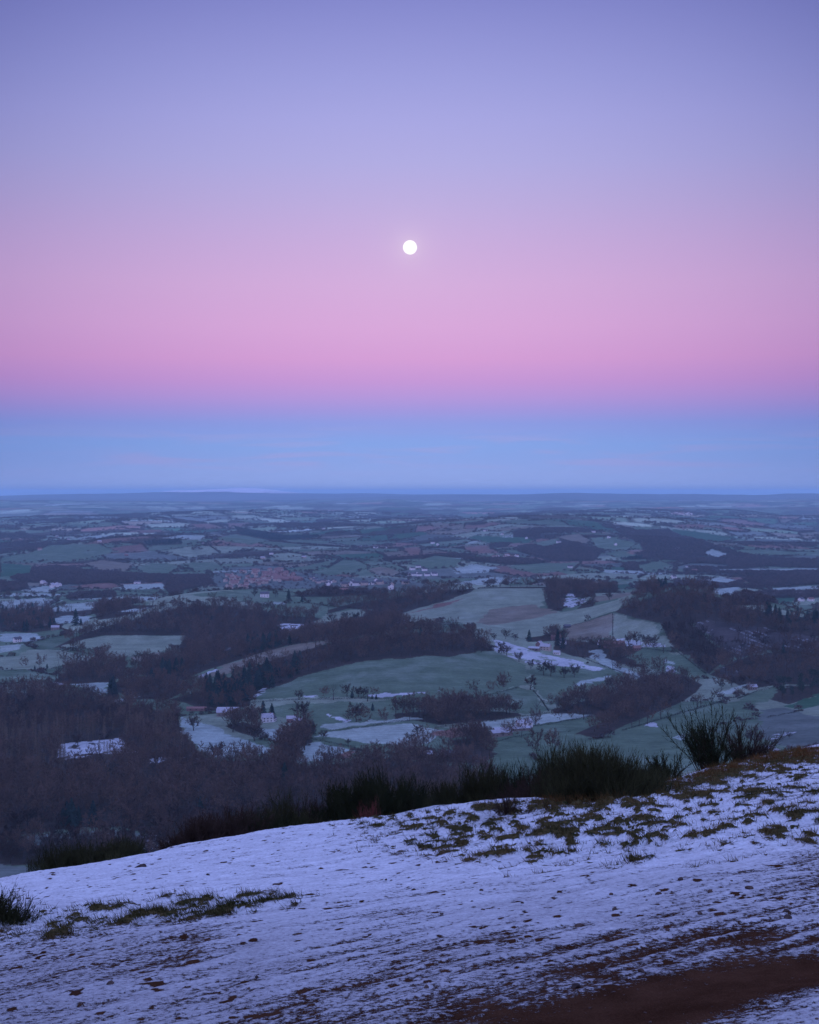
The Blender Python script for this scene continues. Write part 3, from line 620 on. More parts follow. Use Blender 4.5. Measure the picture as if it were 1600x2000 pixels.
def bare_tree(seed, h=13., rad=5., base=.24, sec=7, tw=11, wd=.10, up=.35):
    rg = np.random.default_rng(seed); T = MB(); C = MB()
    lean = rg.normal(size=2)*.3
    T.tube([(0, 0, -.6), (0, 0, h*.15), (lean[0]*.5, lean[1]*.5, h*base), (lean[0], lean[1], h*.62)], [.38, .30, .25, .10], 6)
    nl = 9
    for i in range(nl):
        th = 2*math.pi*(i*.382+rg.random()*.12); zz = h*(base+ (.42)*(i/nl)*rg.uniform(.6, 1.0)); p0 = np.array([lean[0]*.6, lean[1]*.6, zz])
        el = rg.uniform(.25, .75)+.5*(i/nl); L = rad*rg.uniform(.85, 1.15)*(1.12-.25*i/nl)
        out = np.array([math.cos(th)*math.cos(el), math.sin(th)*math.cos(el), math.sin(el)])
        p1 = p0+out*L*.5+np.array([0, 0, L*.08]); p2 = p0+out*L+np.array([0, 0, L*up])
        p2[2] = min(p2[2], h*.97)
        T.tube([p0, p1, p2], [.13, .085, .03], 4)
        for k in range(sec):
            f = rg.uniform(.3, 1.0); q0 = p0+(p1-p0)*min(1, f*2) if f < .5 else p1+(p2-p1)*(f-.5)*2
            dr = unit(out*.8+rg.normal(size=3)*.75+np.array([0, 0, .45])); l2 = rad*rg.uniform(.28, .50); q1 = q0+dr*l2
            q1[2] = min(q1[2], h)
            C.tube([q0, q1], [.045, .018], 3)
            for m in range(tw):
                g_ = rg.uniform(.15, 1.0); dd = unit(dr*.75+rg.normal(size=3)*.7+np.array([0, 0, .35])); twig(C, rg, q0+(q1-q0)*g_, dd, rad*rg.uniform(.16, .34), wd*rg.uniform(.7, 1.4))
    return T, C
def larch_tree(seed, h=15., rad=2.0, wd=.06):
    rg = np.random.default_rng(seed); T = MB(); C = MB(); T.tube([(0, 0, -.6), (0, 0, h*.5), (0, 0, h)], [.20, .14, .02], 5)
    for i in range(300):
        f = rg.uniform(.22, 1.0); z_ = h*f; th = rg.uniform(0, 6.28); L = rad*(1.15-f)*rg.uniform(.6, 1.2)+.35
        d_ = np.array([math.cos(th), math.sin(th), rg.uniform(.2, 1.1)]); twig(C, rg, np.array([0, 0, z_])+d_*L*rg.uniform(0, .5), d_+rg.normal(size=3)*.2, L*.9, wd*rg.uniform(.7, 1.4))
    return T, C
def conifer(seed, h=15., rad=3.0):
    rg = np.random.default_rng(seed); T = MB(); C = MB(); T.tube([(0, 0, -.6), (0, 0, h*.6), (0, 0, h*.98)], [.26, .15, .03], 5)
    n = 0
    for i in range(360):
        f = rg.random()**.8; z_ = h*(.08+.91*f); R_ = rad*(1-f)**.65*rg.uniform(.55, 1.2)+.12; th = rg.uniform(0, 6.28)
        p = np.array([math.cos(th)*R_*.15, math.sin(th)*R_*.15, z_+.18*R_]); q = np.array([math.cos(th)*R_, math.sin(th)*R_, z_-.22*R_+rg.normal()*.12])
        sd = np.array([-math.sin(th), math.cos(th), rg.normal()*.3])*(.28+.26*R_/rad); C.tri(tuple(p), tuple(q-sd), tuple(q+sd*.6)); C.tri(tuple(p+[0, 0, .3]), tuple(q+sd), tuple(q-sd*.6-[0, 0, .15]))
    return T, C
def pine(seed, h=13., rad=3.4):
    rg = np.random.default_rng(seed); T = MB(); C = MB(); T.tube([(0, 0, -.6), (.2, 0, h*.5), (.1, .1, h*.92)], [.28, .2, .06], 5)
    for k in range(11):
        th = rg.uniform(0, 6.28); z_ = h*rg.uniform(.52, .93); R_ = rad*rg.uniform(.1, .75); c = np.array([math.cos(th)*R_, math.sin(th)*R_, z_]); T.tube([(.1, 0, z_-.8), tuple(c)], [.07, .03], 3)
        for i in range(34): twig(C, rg, c+rg.normal(size=3)*[.75, .75, .35], rg.normal(size=3)+[0, 0, .3], .8, .2)
    return T, C
def fuzzy(seed, h=9., rad=5., n=70, wd=.42, stem=True):
    """a tree or thicket seen from kilometres away"""
    rg = np.random.default_rng(seed); C = MB()
    if stem: C.tube([(0, 0, -1), (0, 0, h*.6)], [.35, .2], 3)
    for i in range(n):
        d_ = unit(rg.normal(size=3)); d_[2] = abs(d_[2])*.95-.1; p = d_*np.array([rad, rad, h*.62])*rg.uniform(.3, .85)+np.array([0, 0, h*.38]); twig(C, rg, p, d_+rg.normal(size=3)*.6, rad*.5, wd*rg.uniform(.7, 1.5))
    return C
M_bark = plain('bark', (.062, .050, .046), .3, 1.5)
M_twig = two_tone('bare_twigs', (.070, .044, .036), (.135, .090, .068))
M_twig_d = two_tone('dark_twigs', (.036, .021, .019), (.070, .044, .037))
M_rust = two_tone('russet_twigs', (.120, .064, .048), (.095, .064, .054))
M_larch = two_tone('straw_twigs', (.115, .085, .058), (.170, .126, .086))
M_pale = plain('pale_bark', (.135, .115, .10), .3, 1.5)
M_con = two_tone('conifer_needles', (.016, .030, .030), (.030, .050, .042)); M_pine = two_tone('pine_needles', (.022, .040, .030), (.038, .055, .040))
M_far = two_tone('far_twigs', (.056, .040, .040), (.098, .072, .066)); M_fard = two_tone('far_needles', (.018, .030, .034), (.030, .045, .048))

VAR = {}
def variant(kind, builds, mt, mc): VAR[kind] = [(T.mesh('trunk', mt), C.mesh('crown', mc)) for T, C in builds]
variant('bare', [bare_tree(i, h=11.5+1.1*i, rad=4.3+.35*i) for i in range(6)], M_bark, M_twig)
variant('park', [bare_tree(70+i, h=11.5+.8*i, rad=4.8+.3*i, sec=10, tw=17, wd=.085, base=.16) for i in range(4)], M_bark, M_twig_d)
variant('dense', [bare_tree(20+i, h=10.+i, rad=4.4+.3*i, tw=14, base=.12) for i in range(3)], M_bark, M_twig_d)
variant('rust', [bare_tree(30+i, h=11.+i, rad=4.2, tw=11, base=.2) for i in range(2)], M_bark, M_rust)
variant('larch', [larch_tree(40+i, h=14.+1.2*i) for i in range(3)], M_pale, M_larch)
variant('conifer', [conifer(50+i, h=12.+1.6*i, rad=2.9+.3*i) for i in range(3)], M_bark, M_con)
variant('pine', [pine(60+i) for i in range(2)], M_bark, M_pine)
def plant(kind, v, name, p, rz, sc, label, cat, group=None):
    r_ = bpy.data.objects.new(name, None); COL.objects.link(r_); r_.location = p; r_.rotation_euler = (0, 0, rz); r_.scale = (sc[0], sc[0], sc[1]); r_.empty_display_size = .5
    T, C = VAR[kind][v % len(VAR[kind])]
    to = link('trunk', T, r_); co = link('crown', C, r_)
    tag(r_, label, cat, group); return r_, to, co
def stuff(name, pts, rot, scl, var, sources, label, cat):
    """one object: a mass of trees nobody could count, each source a (trunk, crown) or (crown,) pair of objects"""
    me = bpy.data.meshes.new(name); me.vertices.add(len(pts)); me.vertices.foreach_set('co', np.asarray(pts, np.float32).ravel())
    for n_, ty, a, key in (('turn', 'FLOAT', rot, 'value'), ('size', 'FLOAT', scl, 'value'), ('sort', 'INT', var, 'value')):
        at_ = me.attributes.new(n_, ty, 'POINT'); at_.data.foreach_set(key, np.asarray(a, np.int32 if ty == 'INT' else np.float32))
    o = link(name, me); tag(o, label, cat, kind='stuff')
    g = bpy.data.node_groups.new(name, 'GeometryNodeTree'); g.interface.new_socket('Geometry', in_out='INPUT', socket_type='NodeSocketGeometry'); g.interface.new_socket('Geometry', in_out='OUTPUT', socket_type='NodeSocketGeometry')
    gi = g.nodes.new('NodeGroupInput'); go = g.nodes.new('NodeGroupOutput'); ins = g.nodes.new('GeometryNodeInstanceOnPoints')
    jn = g.nodes.new('GeometryNodeJoinGeometry')
    for grp in reversed(sources):
        gt = g.nodes.new('GeometryNodeGeometryToInstance')
        for ob in grp:
            oi = g.nodes.new('GeometryNodeObjectInfo'); oi.inputs['Object'].default_value = ob; oi.transform_space = 'ORIGINAL'; g.links.new(oi.outputs['Geometry'], gt.inputs[0])
        g.links.new(gt.outputs[0], jn.inputs[0])
    g.links.new(gi.outputs[0], ins.inputs['Points']); g.links.new(jn.outputs[0], ins.inputs['Instance']); ins.inputs['Pick Instance'].default_value = True
    def na(nm, ty):
        n_ = g.nodes.new('GeometryNodeInputNamedAttribute'); n_.data_type = ty; n_.inputs['Name'].default_value = nm; return n_.outputs['Attribute']
    g.links.new(na('sort', 'INT'), ins.inputs['Instance Index'])
    cx = g.nodes.new('ShaderNodeCombineXYZ'); g.links.new(na('turn', 'FLOAT'), cx.inputs[2]); g.links.new(cx.outputs[0], ins.inputs['Rotation'])
    cs = g.nodes.new('ShaderNodeCombineXYZ'); sz = na('size', 'FLOAT')
    for i in range(3): g.links.new(sz, cs.inputs[i])
    g.links.new(cs.outputs[0], ins.inputs['Scale']); g.links.new(ins.outputs[0], go.inputs[0])
    md_ = o.modifiers.new('plants', 'NODES'); md_.node_group = g; return o

RG = np.random.default_rng(7)
def scatter(poly, sp):
    x0, y0 = poly.min(0); x1, y1 = poly.max(0)
    gx, gy = np.meshgrid(np.arange(x0, x1+sp, sp), np.arange(y0, y1+sp, sp)); gx = gx.ravel()+RG.uniform(-.48, .48, gx.size)*sp; gy = gy.ravel()+RG.uniform(-.48, .48, gy.size)*sp
    m = inside(gx, gy, poly); return gx[m], gy[m]
def to_px(x, y, z):
    c, s = math.cos(PITCH), math.sin(PITCH); zz = z-ZC; dep = y*c-zz*s; up = y*s+zz*c
    return PX0+F*x/dep, PY0-F*up/dep
def in_field(x, y, kinds='ghpsfbdtm'):
    m = np.zeros(np.shape(x), bool)
    for c, p in FIELDS:
        if c in kinds: m |= inside(x, y, p)
    return m
def hides(x, y, h=13.0):
    """how much of an open field a tree standing here would screen from the hill"""
    z = ground(x, y); r2 = (ZC-z)/np.maximum(ZC-z-h, 20); cnt = np.zeros(len(x))
    for f in (.3, .55, .8):
        k = 1+(r2-1)*f; X_, Y_ = x*k, y*k
        up = ground(X_, Y_)-z < h*(1-f)*1.2
        for c, p in FIELDS:
            if c != 'r' and p[:, 1].mean() < 2800: cnt += inside(X_, Y_, p) & up
    return cnt
wood_pts = {}
CONIF = [p for k, s, p, dm in WOODS if k in ('conifer', 'pine')]
PALEWOOD = [world_poly([(0,1380),(130,1372),(240,1400),(300,1400),(395,1440),(400,1478),(300,1470),(260,1440),(230,1500),(100,1530),(0,1510)])]  # outline where slim pale larches mix into the bare wood
for k, s, p, dm in WOODS:
    x, y = scatter(p, s*(1.0 if k in ('far', 'fardark') else 1.05 if k == 'belt' else 1.52))
    m = ~in_field(x, y)
    belt = k == 'belt'; k = 'bare' if belt else k
    if k not in ('far', 'fardark') and not belt: hd = hides(x, y); m &= ~(RG.random(len(x)) < np.where(hd >= 2, .92, np.where(hd == 1, .4, 0)))
    if k in ('bare', 'rust', 'larch', 'mix'):
        for q in CONIF: m &= ~(inside(x, y, q) & (RG.random(len(x)) < .85))
    x, y = x[m], y[m]
    if k == 'mix':
        c = RG.random(len(x)) < .26; wood_pts.setdefault('conifer', []).append((x[c], y[c])); x, y, k = x[~c], y[~c], 'bare'
    if k == 'bare':
        lw = inside(x, y, PALEWOOD[0]) & (RG.random(len(x)) < .62); wood_pts.setdefault('larch', []).append((x[lw], y[lw])); x, y = x[~lw], y[~lw]
        rr = RG.random(len(x)); big = vn(x/70, y/70, 3)
        dn = (rr < .22+.5*(big > .25)+.35*(np.hypot(x, y) < 1500)); ru = (~dn) & (rr > .955); cf = (~dn) & (~ru) & (rr > .9535)
        for kk, mm_ in (('dense', dn), ('rust', ru), ('conifer', cf), ('bare', ~(dn | ru | cf))): wood_pts.setdefault(kk, []).append((x[mm_], y[mm_]))
    else: wood_pts.setdefault(k, []).append((x, y))
for pl in ([(868,1376),(1012,1344)], [(968,1431),(1170,1397)], [(850,1422),(1075,1393)], [(955,1454),(1050,1433),(1115,1430)], [(628,1430),(720,1420),(800,1408)], [(1135,1284),(1252,1328)], [(440,1388),(560,1368),(760,1367)],
           [(116,1264),(216,1286)], [(8,1311),(100,1307),(178,1291)], [(1222,1268),(1320,1276)], [(1215,1428),(1330,1394),(1410,1372)], [(1310,1264),(1380,1318)], [(0,1170),(92,1165),(116,1174),(78,1192)], [(1440,1366),(1520,1341)], [(780,1372),(870,1374)], [(1160,1362),(1240,1340)], [(970,1478),(1150,1470)], [(600,1440),(560,1460)], [(0,1192),(130,1197)], [(120,1196),(320,1176)], [(1400,1352),(1480,1328)]):
    q = world_poly(pl, close=False); L = np.linalg.norm(np.diff(q, axis=0), axis=1); tt = np.concatenate([[0], np.cumsum(L)]); n = int(tt[-1]/17); u = RG.uniform(0, tt[-1], n)
    wood_pts.setdefault('bare' if RG.random() < .5 else 'dense', []).append((np.interp(u, tt, q[:, 0])+RG.normal(size=n)*3, np.interp(u, tt, q[:, 1])+RG.normal(size=n)*3))
wood_pts = {k: (np.concatenate([a for a, b in v]), np.concatenate([b for a, b in v])) for k, v in wood_pts.items()}

# trees that stand out by themselves: kind, variant, photo column/row of the foot, size, label
SOLO = [
 ('dense', 1, 1036, 1347, 1.25, 'round dark bare tree where two hedges meet below the green knoll field'),
 ('bare', 2, 1062, 1319, 1.0, 'left tree of a close bare pair on the frosty pasture right of the knoll'), ('bare', 3, 1076, 1321, .95, 'right tree of a close bare pair on the frosty pasture right of the knoll'),
 ('bare', 4, 1102, 1324, .9, 'broad bare parkland tree farther right on the frosty pasture'), ('bare', 1, 1122, 1323, .95, 'last bare parkland tree to the right on the frosty pasture'),
 ('dense', 0, 1037, 1306, .8, 'small round bare tree at the end of the pale track on the knoll'), ('bare', 0, 1014, 1293, .85, 'bare tree on the lower edge of the snowy strip beside the knoll'),
 ('bare', 5, 990, 1280, .85, 'tall thin bare tree at the top of the snowy strip by the knoll wood'), ('bare', 1, 978, 1272, .8, 'bare tree touching the right end of the knoll wood'),
 ('bare', 5, 588, 1404, 1.15, 'large round crowned bare tree beside the dark conifers of the white cottage'), ('bare', 3, 696, 1410, 1.15, 'open spreading bare tree on the hedge below the green meadow'),
 ('bare', 4, 426, 1484, 1.1, 'pale spreading bare oak at the lower edge of the snowy meadow'), ('bare', 0, 378, 1427, .95, 'lone slim bare tree standing in the snowy meadow'),
 ('bare', 1, 631, 1444, .6, 'small bushy bare tree beside the dark lane hedge'), ('dense', 0, 680, 1455, .45, 'little round bush at the bend of the dark lane hedge'),
 ('conifer', 0, 688, 1363, .55, 'dark evergreen in the middle of the tree clump on the meadow hedge'), ('bare', 2, 678, 1361, .8, 'bare tree on the left of the clump on the meadow hedge'), ('bare', 0, 700, 1362, .8, 'bare tree on the right of the clump on the meadow hedge'), ('bare', 3, 711, 1363, .7, 'outermost bare tree of the clump on the meadow hedge'),
 ('dense', 2, 584, 1367, .75, 'dark rounded thicket tree above the end of the meadow hedge'), ('conifer', 1, 735, 1366, .33, 'taller of two tiny dark evergreens on the pale track'), ('conifer', 0, 727, 1365, .3, 'shorter of two tiny dark evergreens on the pale track'),
 ('conifer', 2, 728, 1388, .42, 'narrow dark evergreen standing in the lower meadow'), ('conifer', 2, 514, 1402, .85, 'tallest dark conifer behind the white cottage'), ('conifer', 1, 531, 1404, .85, 'dark conifer right behind the white cottage gable'), ('conifer', 0, 492, 1403, .85, 'left dark conifer of the group at the white cottage'),
 ('dense', 1, 592, 1434, 1.0, 'dark dense tree left of the pair beside the lane end'), ('conifer', 0, 612, 1434, .8, 'dark evergreen block tree beside the lane end'),
 ('dense', 1, 497, 1447, 1.15, 'big round dark tree in the garden below the cottage'), ('dense', 0, 455, 1430, 1.0, 'round bare tree in front of the snowy farmyard'), ('bare', 4, 340, 1424, 1.1, 'large olive brown round tree at the left edge of the snowy meadow'),
 ('conifer', 2, 148, 1222, 1.25, 'tall dark fir standing alone below the church'), ('conifer', 0, 158, 1221, .7, 'short dark fir beside the tall one below the church'),
 ('conifer', 1, 564, 1172, 1.0, 'dark conifer right of the white farmhouse near the village'), ('conifer', 0, 590, 1176, .7, 'small dark conifer farther right of the white farmhouse'), ('dense', 0, 497, 1165, 1.0, 'bushy dark tree left of the white farmhouse'), ('dense', 1, 538, 1166, .9, 'bushy dark tree close right of the white farmhouse'),
 ('bare', 2, 648, 1218, 1.0, 'pale bare tree in front of the small field behind the knoll, first of three'), ('bare', 1, 676, 1213, 1.0, 'tallest of three bare trees in front of the small field behind the knoll'), ('bare', 0, 696, 1212, .95, 'last of three bare trees in front of the small field behind the knoll'),
 ('conifer', 0, 605, 1226, .8, 'dark evergreen at the right corner of the bright white field'), ('conifer', 0, 545, 1238, .7, 'dark evergreen at the left corner of the bright white field'),
 ('conifer', 2, 1034, 1252, .75, 'dark conifer at the left end of the ridge foot copse'), ('dense', 2, 965, 1250, .7, 'small tree on the skyline of the snowy strip'), ('bare', 2, 988, 1248, .75, 'bare tree left of the farm garden under the ridge field'), ('dense', 1, 1006, 1252, .75, 'dense bare tree next to the farm garden under the ridge field'),
 ('bare', 0, 1228, 1258, .85, 'first bare tree of a row on the snowy field edge under the ridge'), ('bare', 2, 1244, 1259, .85, 'second bare tree of a row on the snowy field edge under the ridge'), ('bare', 1, 1262, 1261, .9, 'third bare tree of a row on the snowy field edge under the ridge'), ('bare', 3, 1278, 1262, .85, 'last bare tree of a row on the snowy field edge under the ridge'),
 ('bare', 4, 1190, 1172, .9, 'lone bare tree near the top of the ridge field'), ('dense', 0, 1409, 1345, .75, 'round dark tree by the pale field right of the valley wood'), ('dense', 1, 1430, 1341, .7, 'ivy dark tree in the small row right of the valley wood'), ('bare', 0, 1450, 1336, .7, 'bare tree ending the small row right of the valley wood'),
 ('dense', 0, 1542, 1442, .42, 'small dark round bush on the snow patched pasture at right'), ('conifer', 0, 1106, 1383, .5, 'dark evergreen bush at the foot of the pasture by the valley wood'), ('conifer', 1, 556, 1542, 1.15, 'single dark green conifer in the middle of the bare lower wood'),
 ('bare', 1, 152, 1456, .7, 'bare tree standing in the snowy clearing in the woods'), ('dense', 2, 270, 1292, 1.0, 'dark tree at the lower corner of the pale hill field'), ('dense', 0, 188, 1284, 1.1, 'brown round tree between the two pale fields'), ('dense', 1, 816, 1438, .9, 'russet dome shaped tree at the edge of the frosty field'),
 ('conifer', 0, 92, 1306, .4, 'little dark bush on the lower hedge of the pale left field'), ('conifer', 0, 68, 1308, .35, 'smaller dark bush on the lower hedge of the pale left field'), ('dense', 0, 1475, 1460, 1.4, 'broad bare tree low on the pasture behind the big broom'),
]
pts = at([s[2] for s in SOLO], [s[3] for s in SOLO])
for (k, v, px, py, sc, lab), p in zip(SOLO, pts):
    k = 'park' if k == 'bare' else k
    nm = {'conifer': 'conifer_tree', 'park': 'bare_tree', 'dense': 'bare_tree', 'bare': 'bare_tree'}[k]
    plant(k, v, nm, (p[0], p[1], p[2]-.2), RG.uniform(0, 6.28), (sc*1.5, sc*1.35*RG.uniform(.92, 1.05)), lab, 'tree')

# woods: the trees that show largest stand as themselves, the rest is one mass
GROUPS = {'bare': ('bare_tree', 'bare brown tree in the woods and hedgerows below the snowy slope', 'bare trees of the lower valley'),
          'dense': ('bare_tree', 'dark thick twigged bare tree in the woods and hedgerows below the snowy slope', 'dark bare trees of the lower valley'),
          'rust': ('bare_tree', 'reddish brown bare tree in the wood below the snowy slope', 'reddish trees of the lower wood'),
          'larch': ('larch_tree', 'slim straw coloured leafless larch in the plantation at left', 'slim larches of the plantation'),
          'conifer': ('conifer_tree', 'dark green conifer among the bare woods of the valley', 'conifers among the bare woods'),
          'pine': ('pine_tree', 'dark flat topped pine in the group on the right hand rise', 'pines on the right hand rise')}
KEEP = {'bare': 150, 'dense': 110, 'rust': 12, 'larch': 150, 'conifer': 90, 'pine': 60}
SRC = {}; rest = {}
epx = np.array([p[0] for p in EDGE]); epy = np.array([p[1] for p in EDGE])
for k in ('bare', 'dense', 'rust', 'larch', 'conifer', 'pine'):
    x, y = wood_pts.get(k, (np.zeros(0), np.zeros(0)))
    z = ground(x, y); n = len(x); v = RG.integers(0, len(VAR[k]), n); sc = 1.36*RG.uniform(.62, 1.18, n); rz = RG.uniform(0, 6.28, n)
    px, py = to_px(x, y, z+8*sc); vis = (px > -15) & (px < 1615) & (py < np.interp(px, epx, epy)-6-22*((px > 330) & (px < 1260)))
    order = np.argsort(np.where(vis, np.hypot(x, y), 1e9)); pick = order[:min(KEEP[k], int(vis.sum()))]
    nm, lab, grp = GROUPS[k]; SRC[k] = {}
    have = set()
    for i in pick:
        r_, to, co = plant(k, int(v[i]), nm, (x[i], y[i], z[i]-.2), rz[i], (sc[i], sc[i]), lab, 'tree', grp); SRC[k][int(v[i])] = (to, co)
    m = np.ones(n, bool); m[pick] = False
    rest[k] = (np.stack([x, y, z-.2], -1)[m], rz[m], sc[m], v[m])
def mass(name, kinds, label, cat):
    src = []; P_, R_, S_, I_ = [], [], [], []
    for k in kinds:
        p, rz, sc, v = rest[k]
        keys = sorted(SRC[k])
        if not keys or not len(p): continue
        base = len(src); src += [SRC[k][q] for q in keys]; mp = {q: i for i, q in enumerate(keys)}
        P_.append(p); R_.append(rz); S_.append(sc); I_.append(np.array([base+mp.get(int(q), int(q) % len(keys)) for q in v]))
    stuff(name, np.concatenate(P_), np.concatenate(R_), np.concatenate(S_), np.concatenate(I_), src, label, cat)
mass('woodland', ('bare', 'dense', 'rust', 'larch', 'pine'), 'bare brown woods covering the hills and the valley', 'woodland')
mass('conifer_wood', ('conifer',), 'dark conifer patches inside the bare brown woods', 'woodland')

# --- hedges and trees of the far country: one mass
def on_borders(cell, seed, a, b, n, half=.33):
    r = np.sqrt(RG.uniform(a*a, b*b, n)); az = RG.uniform(-half, half, n); x, y = r*np.sin(az), r*np.cos(az)
    idv, bd, (s1, s2, c, s) = patch(x, y, cell, seed); m = bd < 11
    x, y, bd, s1, s2 = x[m], y[m], bd[m], s1[m], s2[m]
    dv = s2-s1; dw = np.stack([dv[:, 0]*c*cell-dv[:, 1]*s*cell*.72, dv[:, 0]*s*cell+dv[:, 1]*c*cell*.72], -1); dw /= np.linalg.norm(dw, axis=1, keepdims=True)
    return x+dw[:, 0]*bd*.9, y+dw[:, 1]*bd*.9
fx, fy, fs = [], [], []
for cell, seed, a, b, n, sc in ((170, 100, 1150, 3300, 90000, .30), (210, 200, 3300, 6500, 330000, .32), (300, 300, 6500, 12000, 700000, .46)):
    x, y = on_borders(cell, seed, a, b, n); gap = vn(x/60, y/60, 19) > -.45; x, y = x[gap], y[gap]
    m = ~in_field(x, y); x, y = x[m], y[m]
    s_ = sc*RG.uniform(.7, 1.35, len(x)); tall = RG.random(len(x)) < .13; s_[tall] *= 2.6; fx.append(x); fy.append(y); fs.append(s_)
# hedges round the outlined far fields
for c, p in FIELDS:
    if len(p) < 4: continue
    rr = np.hypot(p[:, 0], p[:, 1]).mean()
    if rr < 2750 or c == 's': continue
    L = np.linalg.norm(np.roll(p, -1, 0)-p, axis=1); tt = np.concatenate([[0], np.cumsum(L)]); q = np.vstack([p, p[:1]]); n = int(tt[-1]/7)
    u = RG.uniform(0, tt[-1], n); x = np.interp(u, tt, q[:, 0])+RG.normal(size=n)*2; y = np.interp(u, tt, q[:, 1])+RG.normal(size=n)*2
    s_ = (.32 if rr < 6500 else .46)*RG.uniform(.7, 1.4, n); tall = RG.random(n) < .16; s_[tall] *= 2.6; fx.append(x); fy.append(y); fs.append(s_)
# procedural woods
for a, b, n, sc in ((3300, 6500, 150000, .9), (6500, 12500, 330000, 1.2)):
    r = np.sqrt(RG.uniform(a*a, b*b, n)); az = RG.uniform(-.33, .33, n); x, y = r*np.sin(az), r*np.cos(az); m = ((far_wood(x, y) > .36) | ((vn(x/95, y/70, 79)+.5*vn(x/40, y/40, 80) > .74) & (RG.random(n) < .6))) & ~in_field(x, y); x, y = x[m], y[m]
    fx.append(x); fy.append(y); fs.append(sc*RG.uniform(.75, 1.3, len(x)))
for k in ('far',):
    x, y = wood_pts[k]; fx.append(x); fy.append(y); fs.append(RG.uniform(.85, 1.3, len(x)))
# trees standing among the village houses
VIL = world_poly([(400,1128),(440,1118),(540,1118),(620,1122),(700,1128),(790,1130),(850,1142),(860,1152),(760,1152),(640,1146),(520,1148),(420,1146)])
x, y = scatter(VIL, 34); fx.append(x); fy.append(y); fs.append(RG.uniform(.55, 1.0, len(x)))
fx, fy, fs = map(np.concatenate, (fx, fy, fs)); fz = ground(fx, fy)
M0 = [fuzzy(80+i).mesh('far_tree', M_far) for i in range(4)]
solo_far = []
for i, (px, py, lab) in enumerate(((22, 1102, 'round bare tree standing in the green field at far left'), (172, 1078, 'tiny round tree in the middle of the far green field'), (1165, 1102, 'lone bare tree beside the far pasture left of the white house'), (1328, 1086, 'round tree below the long far wood'))):
    p = at(px, py)[0]; o = link('far_tree', M0[i]); o.location = p; tag(o, lab, 'tree'); solo_far.append(o)
stuff('far_trees', np.stack([fx, fy, fz-.3], -1), RG.uniform(0, 6.28, len(fx)), fs, RG.integers(0, 4, len(fx)), [(o,) for o in solo_far], 'hedges and small woods dotting the far fields', 'trees')
x, y = wood_pts['fardark']; z = ground(x, y)
o = link('far_conifer', fuzzy(91, h=11, rad=3.2, n=60, wd=.5).mesh('far_conifer', M_fard)); p = at(1386, 1090)[0]; o.location = p; tag(o, 'dark evergreen below the pale sloping field at far right', 'tree')
stuff('far_conifer_wood', np.stack([x, y, z], -1), RG.uniform(0, 6.28, len(x)), RG.uniform(.8, 1.3, len(x)), np.zeros(len(x)), [(o,)], 'dark evergreen plantations on the far hills', 'woodland')

# ------------------------------------------------------------------ hedges of the near valley
HEDGES = [
 ([(868,1376),(930,1364),(1012,1344)], 2.2, 'straight dark hedge climbing to the round tree below the knoll field'), ([(1042,1350),(1056,1366),(1072,1390)], 2.6, 'short hedge running down from the round tree'),
 ([(968,1431),(1080,1414),(1170,1397)], 2.4, 'long dark hedge rising past the white roofed barns'), ([(850,1422),(960,1409),(1075,1393)], 2.4, 'hedge below the bare tree belt'), ([(955,1454),(1000,1441),(1050,1433),(1115,1430)], 2.2, 'hedge below the barns curving round the lower pasture'),
 ([(628,1430),(720,1420),(770,1410),(800,1408)], 2.4, 'curved hedge above the broad frosty field'), ([(606,1444),(640,1450),(680,1459),(708,1468)], 3.0, 'thick dark hedge along the lane between two snowy fields'), ([(1135,1284),(1180,1302),(1252,1328)], 3.0, 'dark hedge along the snowy road to the farm'),
 ([(440,1388),(500,1372),(560,1368),(640,1366),(700,1365),(760,1367)], 2.6, 'brown hedge between the knoll field and the lower meadow'), ([(1096,1228),(1150,1213),(1198,1196)], 1.2, 'thin fence hedge between the ridge field and the dry field'), ([(1197,1198),(1197,1224),(1197,1250)], 1.2, 'thin line hedge between dry and green fields'),
 ([(116,1264),(160,1275),(216,1286)], 2.6, 'hedge between the upper and lower pale fields'), ([(8,1311),(60,1308),(100,1307),(178,1291)], 2.2, 'hedge along the foot of the lower pale field'), ([(1222,1268),(1270,1268),(1320,1276)], 2.6, 'dark hedge above the small paddock by the plantation'),
 ([(1215,1428),(1270,1412),(1330,1394),(1410,1372)], 2.6, 'hedge along the valley wood above the right pasture'), ([(1498,1402),(1530,1396),(1552,1392)], 2.4, 'dark hedge crossing the right hand pasture'), ([(0,1170),(60,1166),(92,1165),(116,1174),(78,1192)], 2.6, 'hedge round the frosty field beyond the church'),
 ([(210,1360),(180,1348),(132,1344)], 2.2, 'hedge beside the white patch under the rust coloured wood'), ([(1440,1366),(1480,1350),(1520,1341)], 2.2, 'hedge over the green field on the right rise'), ([(1310,1264),(1345,1290),(1380,1318)], 2.4, 'hedge along the lower edge of the straw coloured plantation')]
M_hedge = plain('hedge_twigs', (.030, .025, .024), .35, .7)
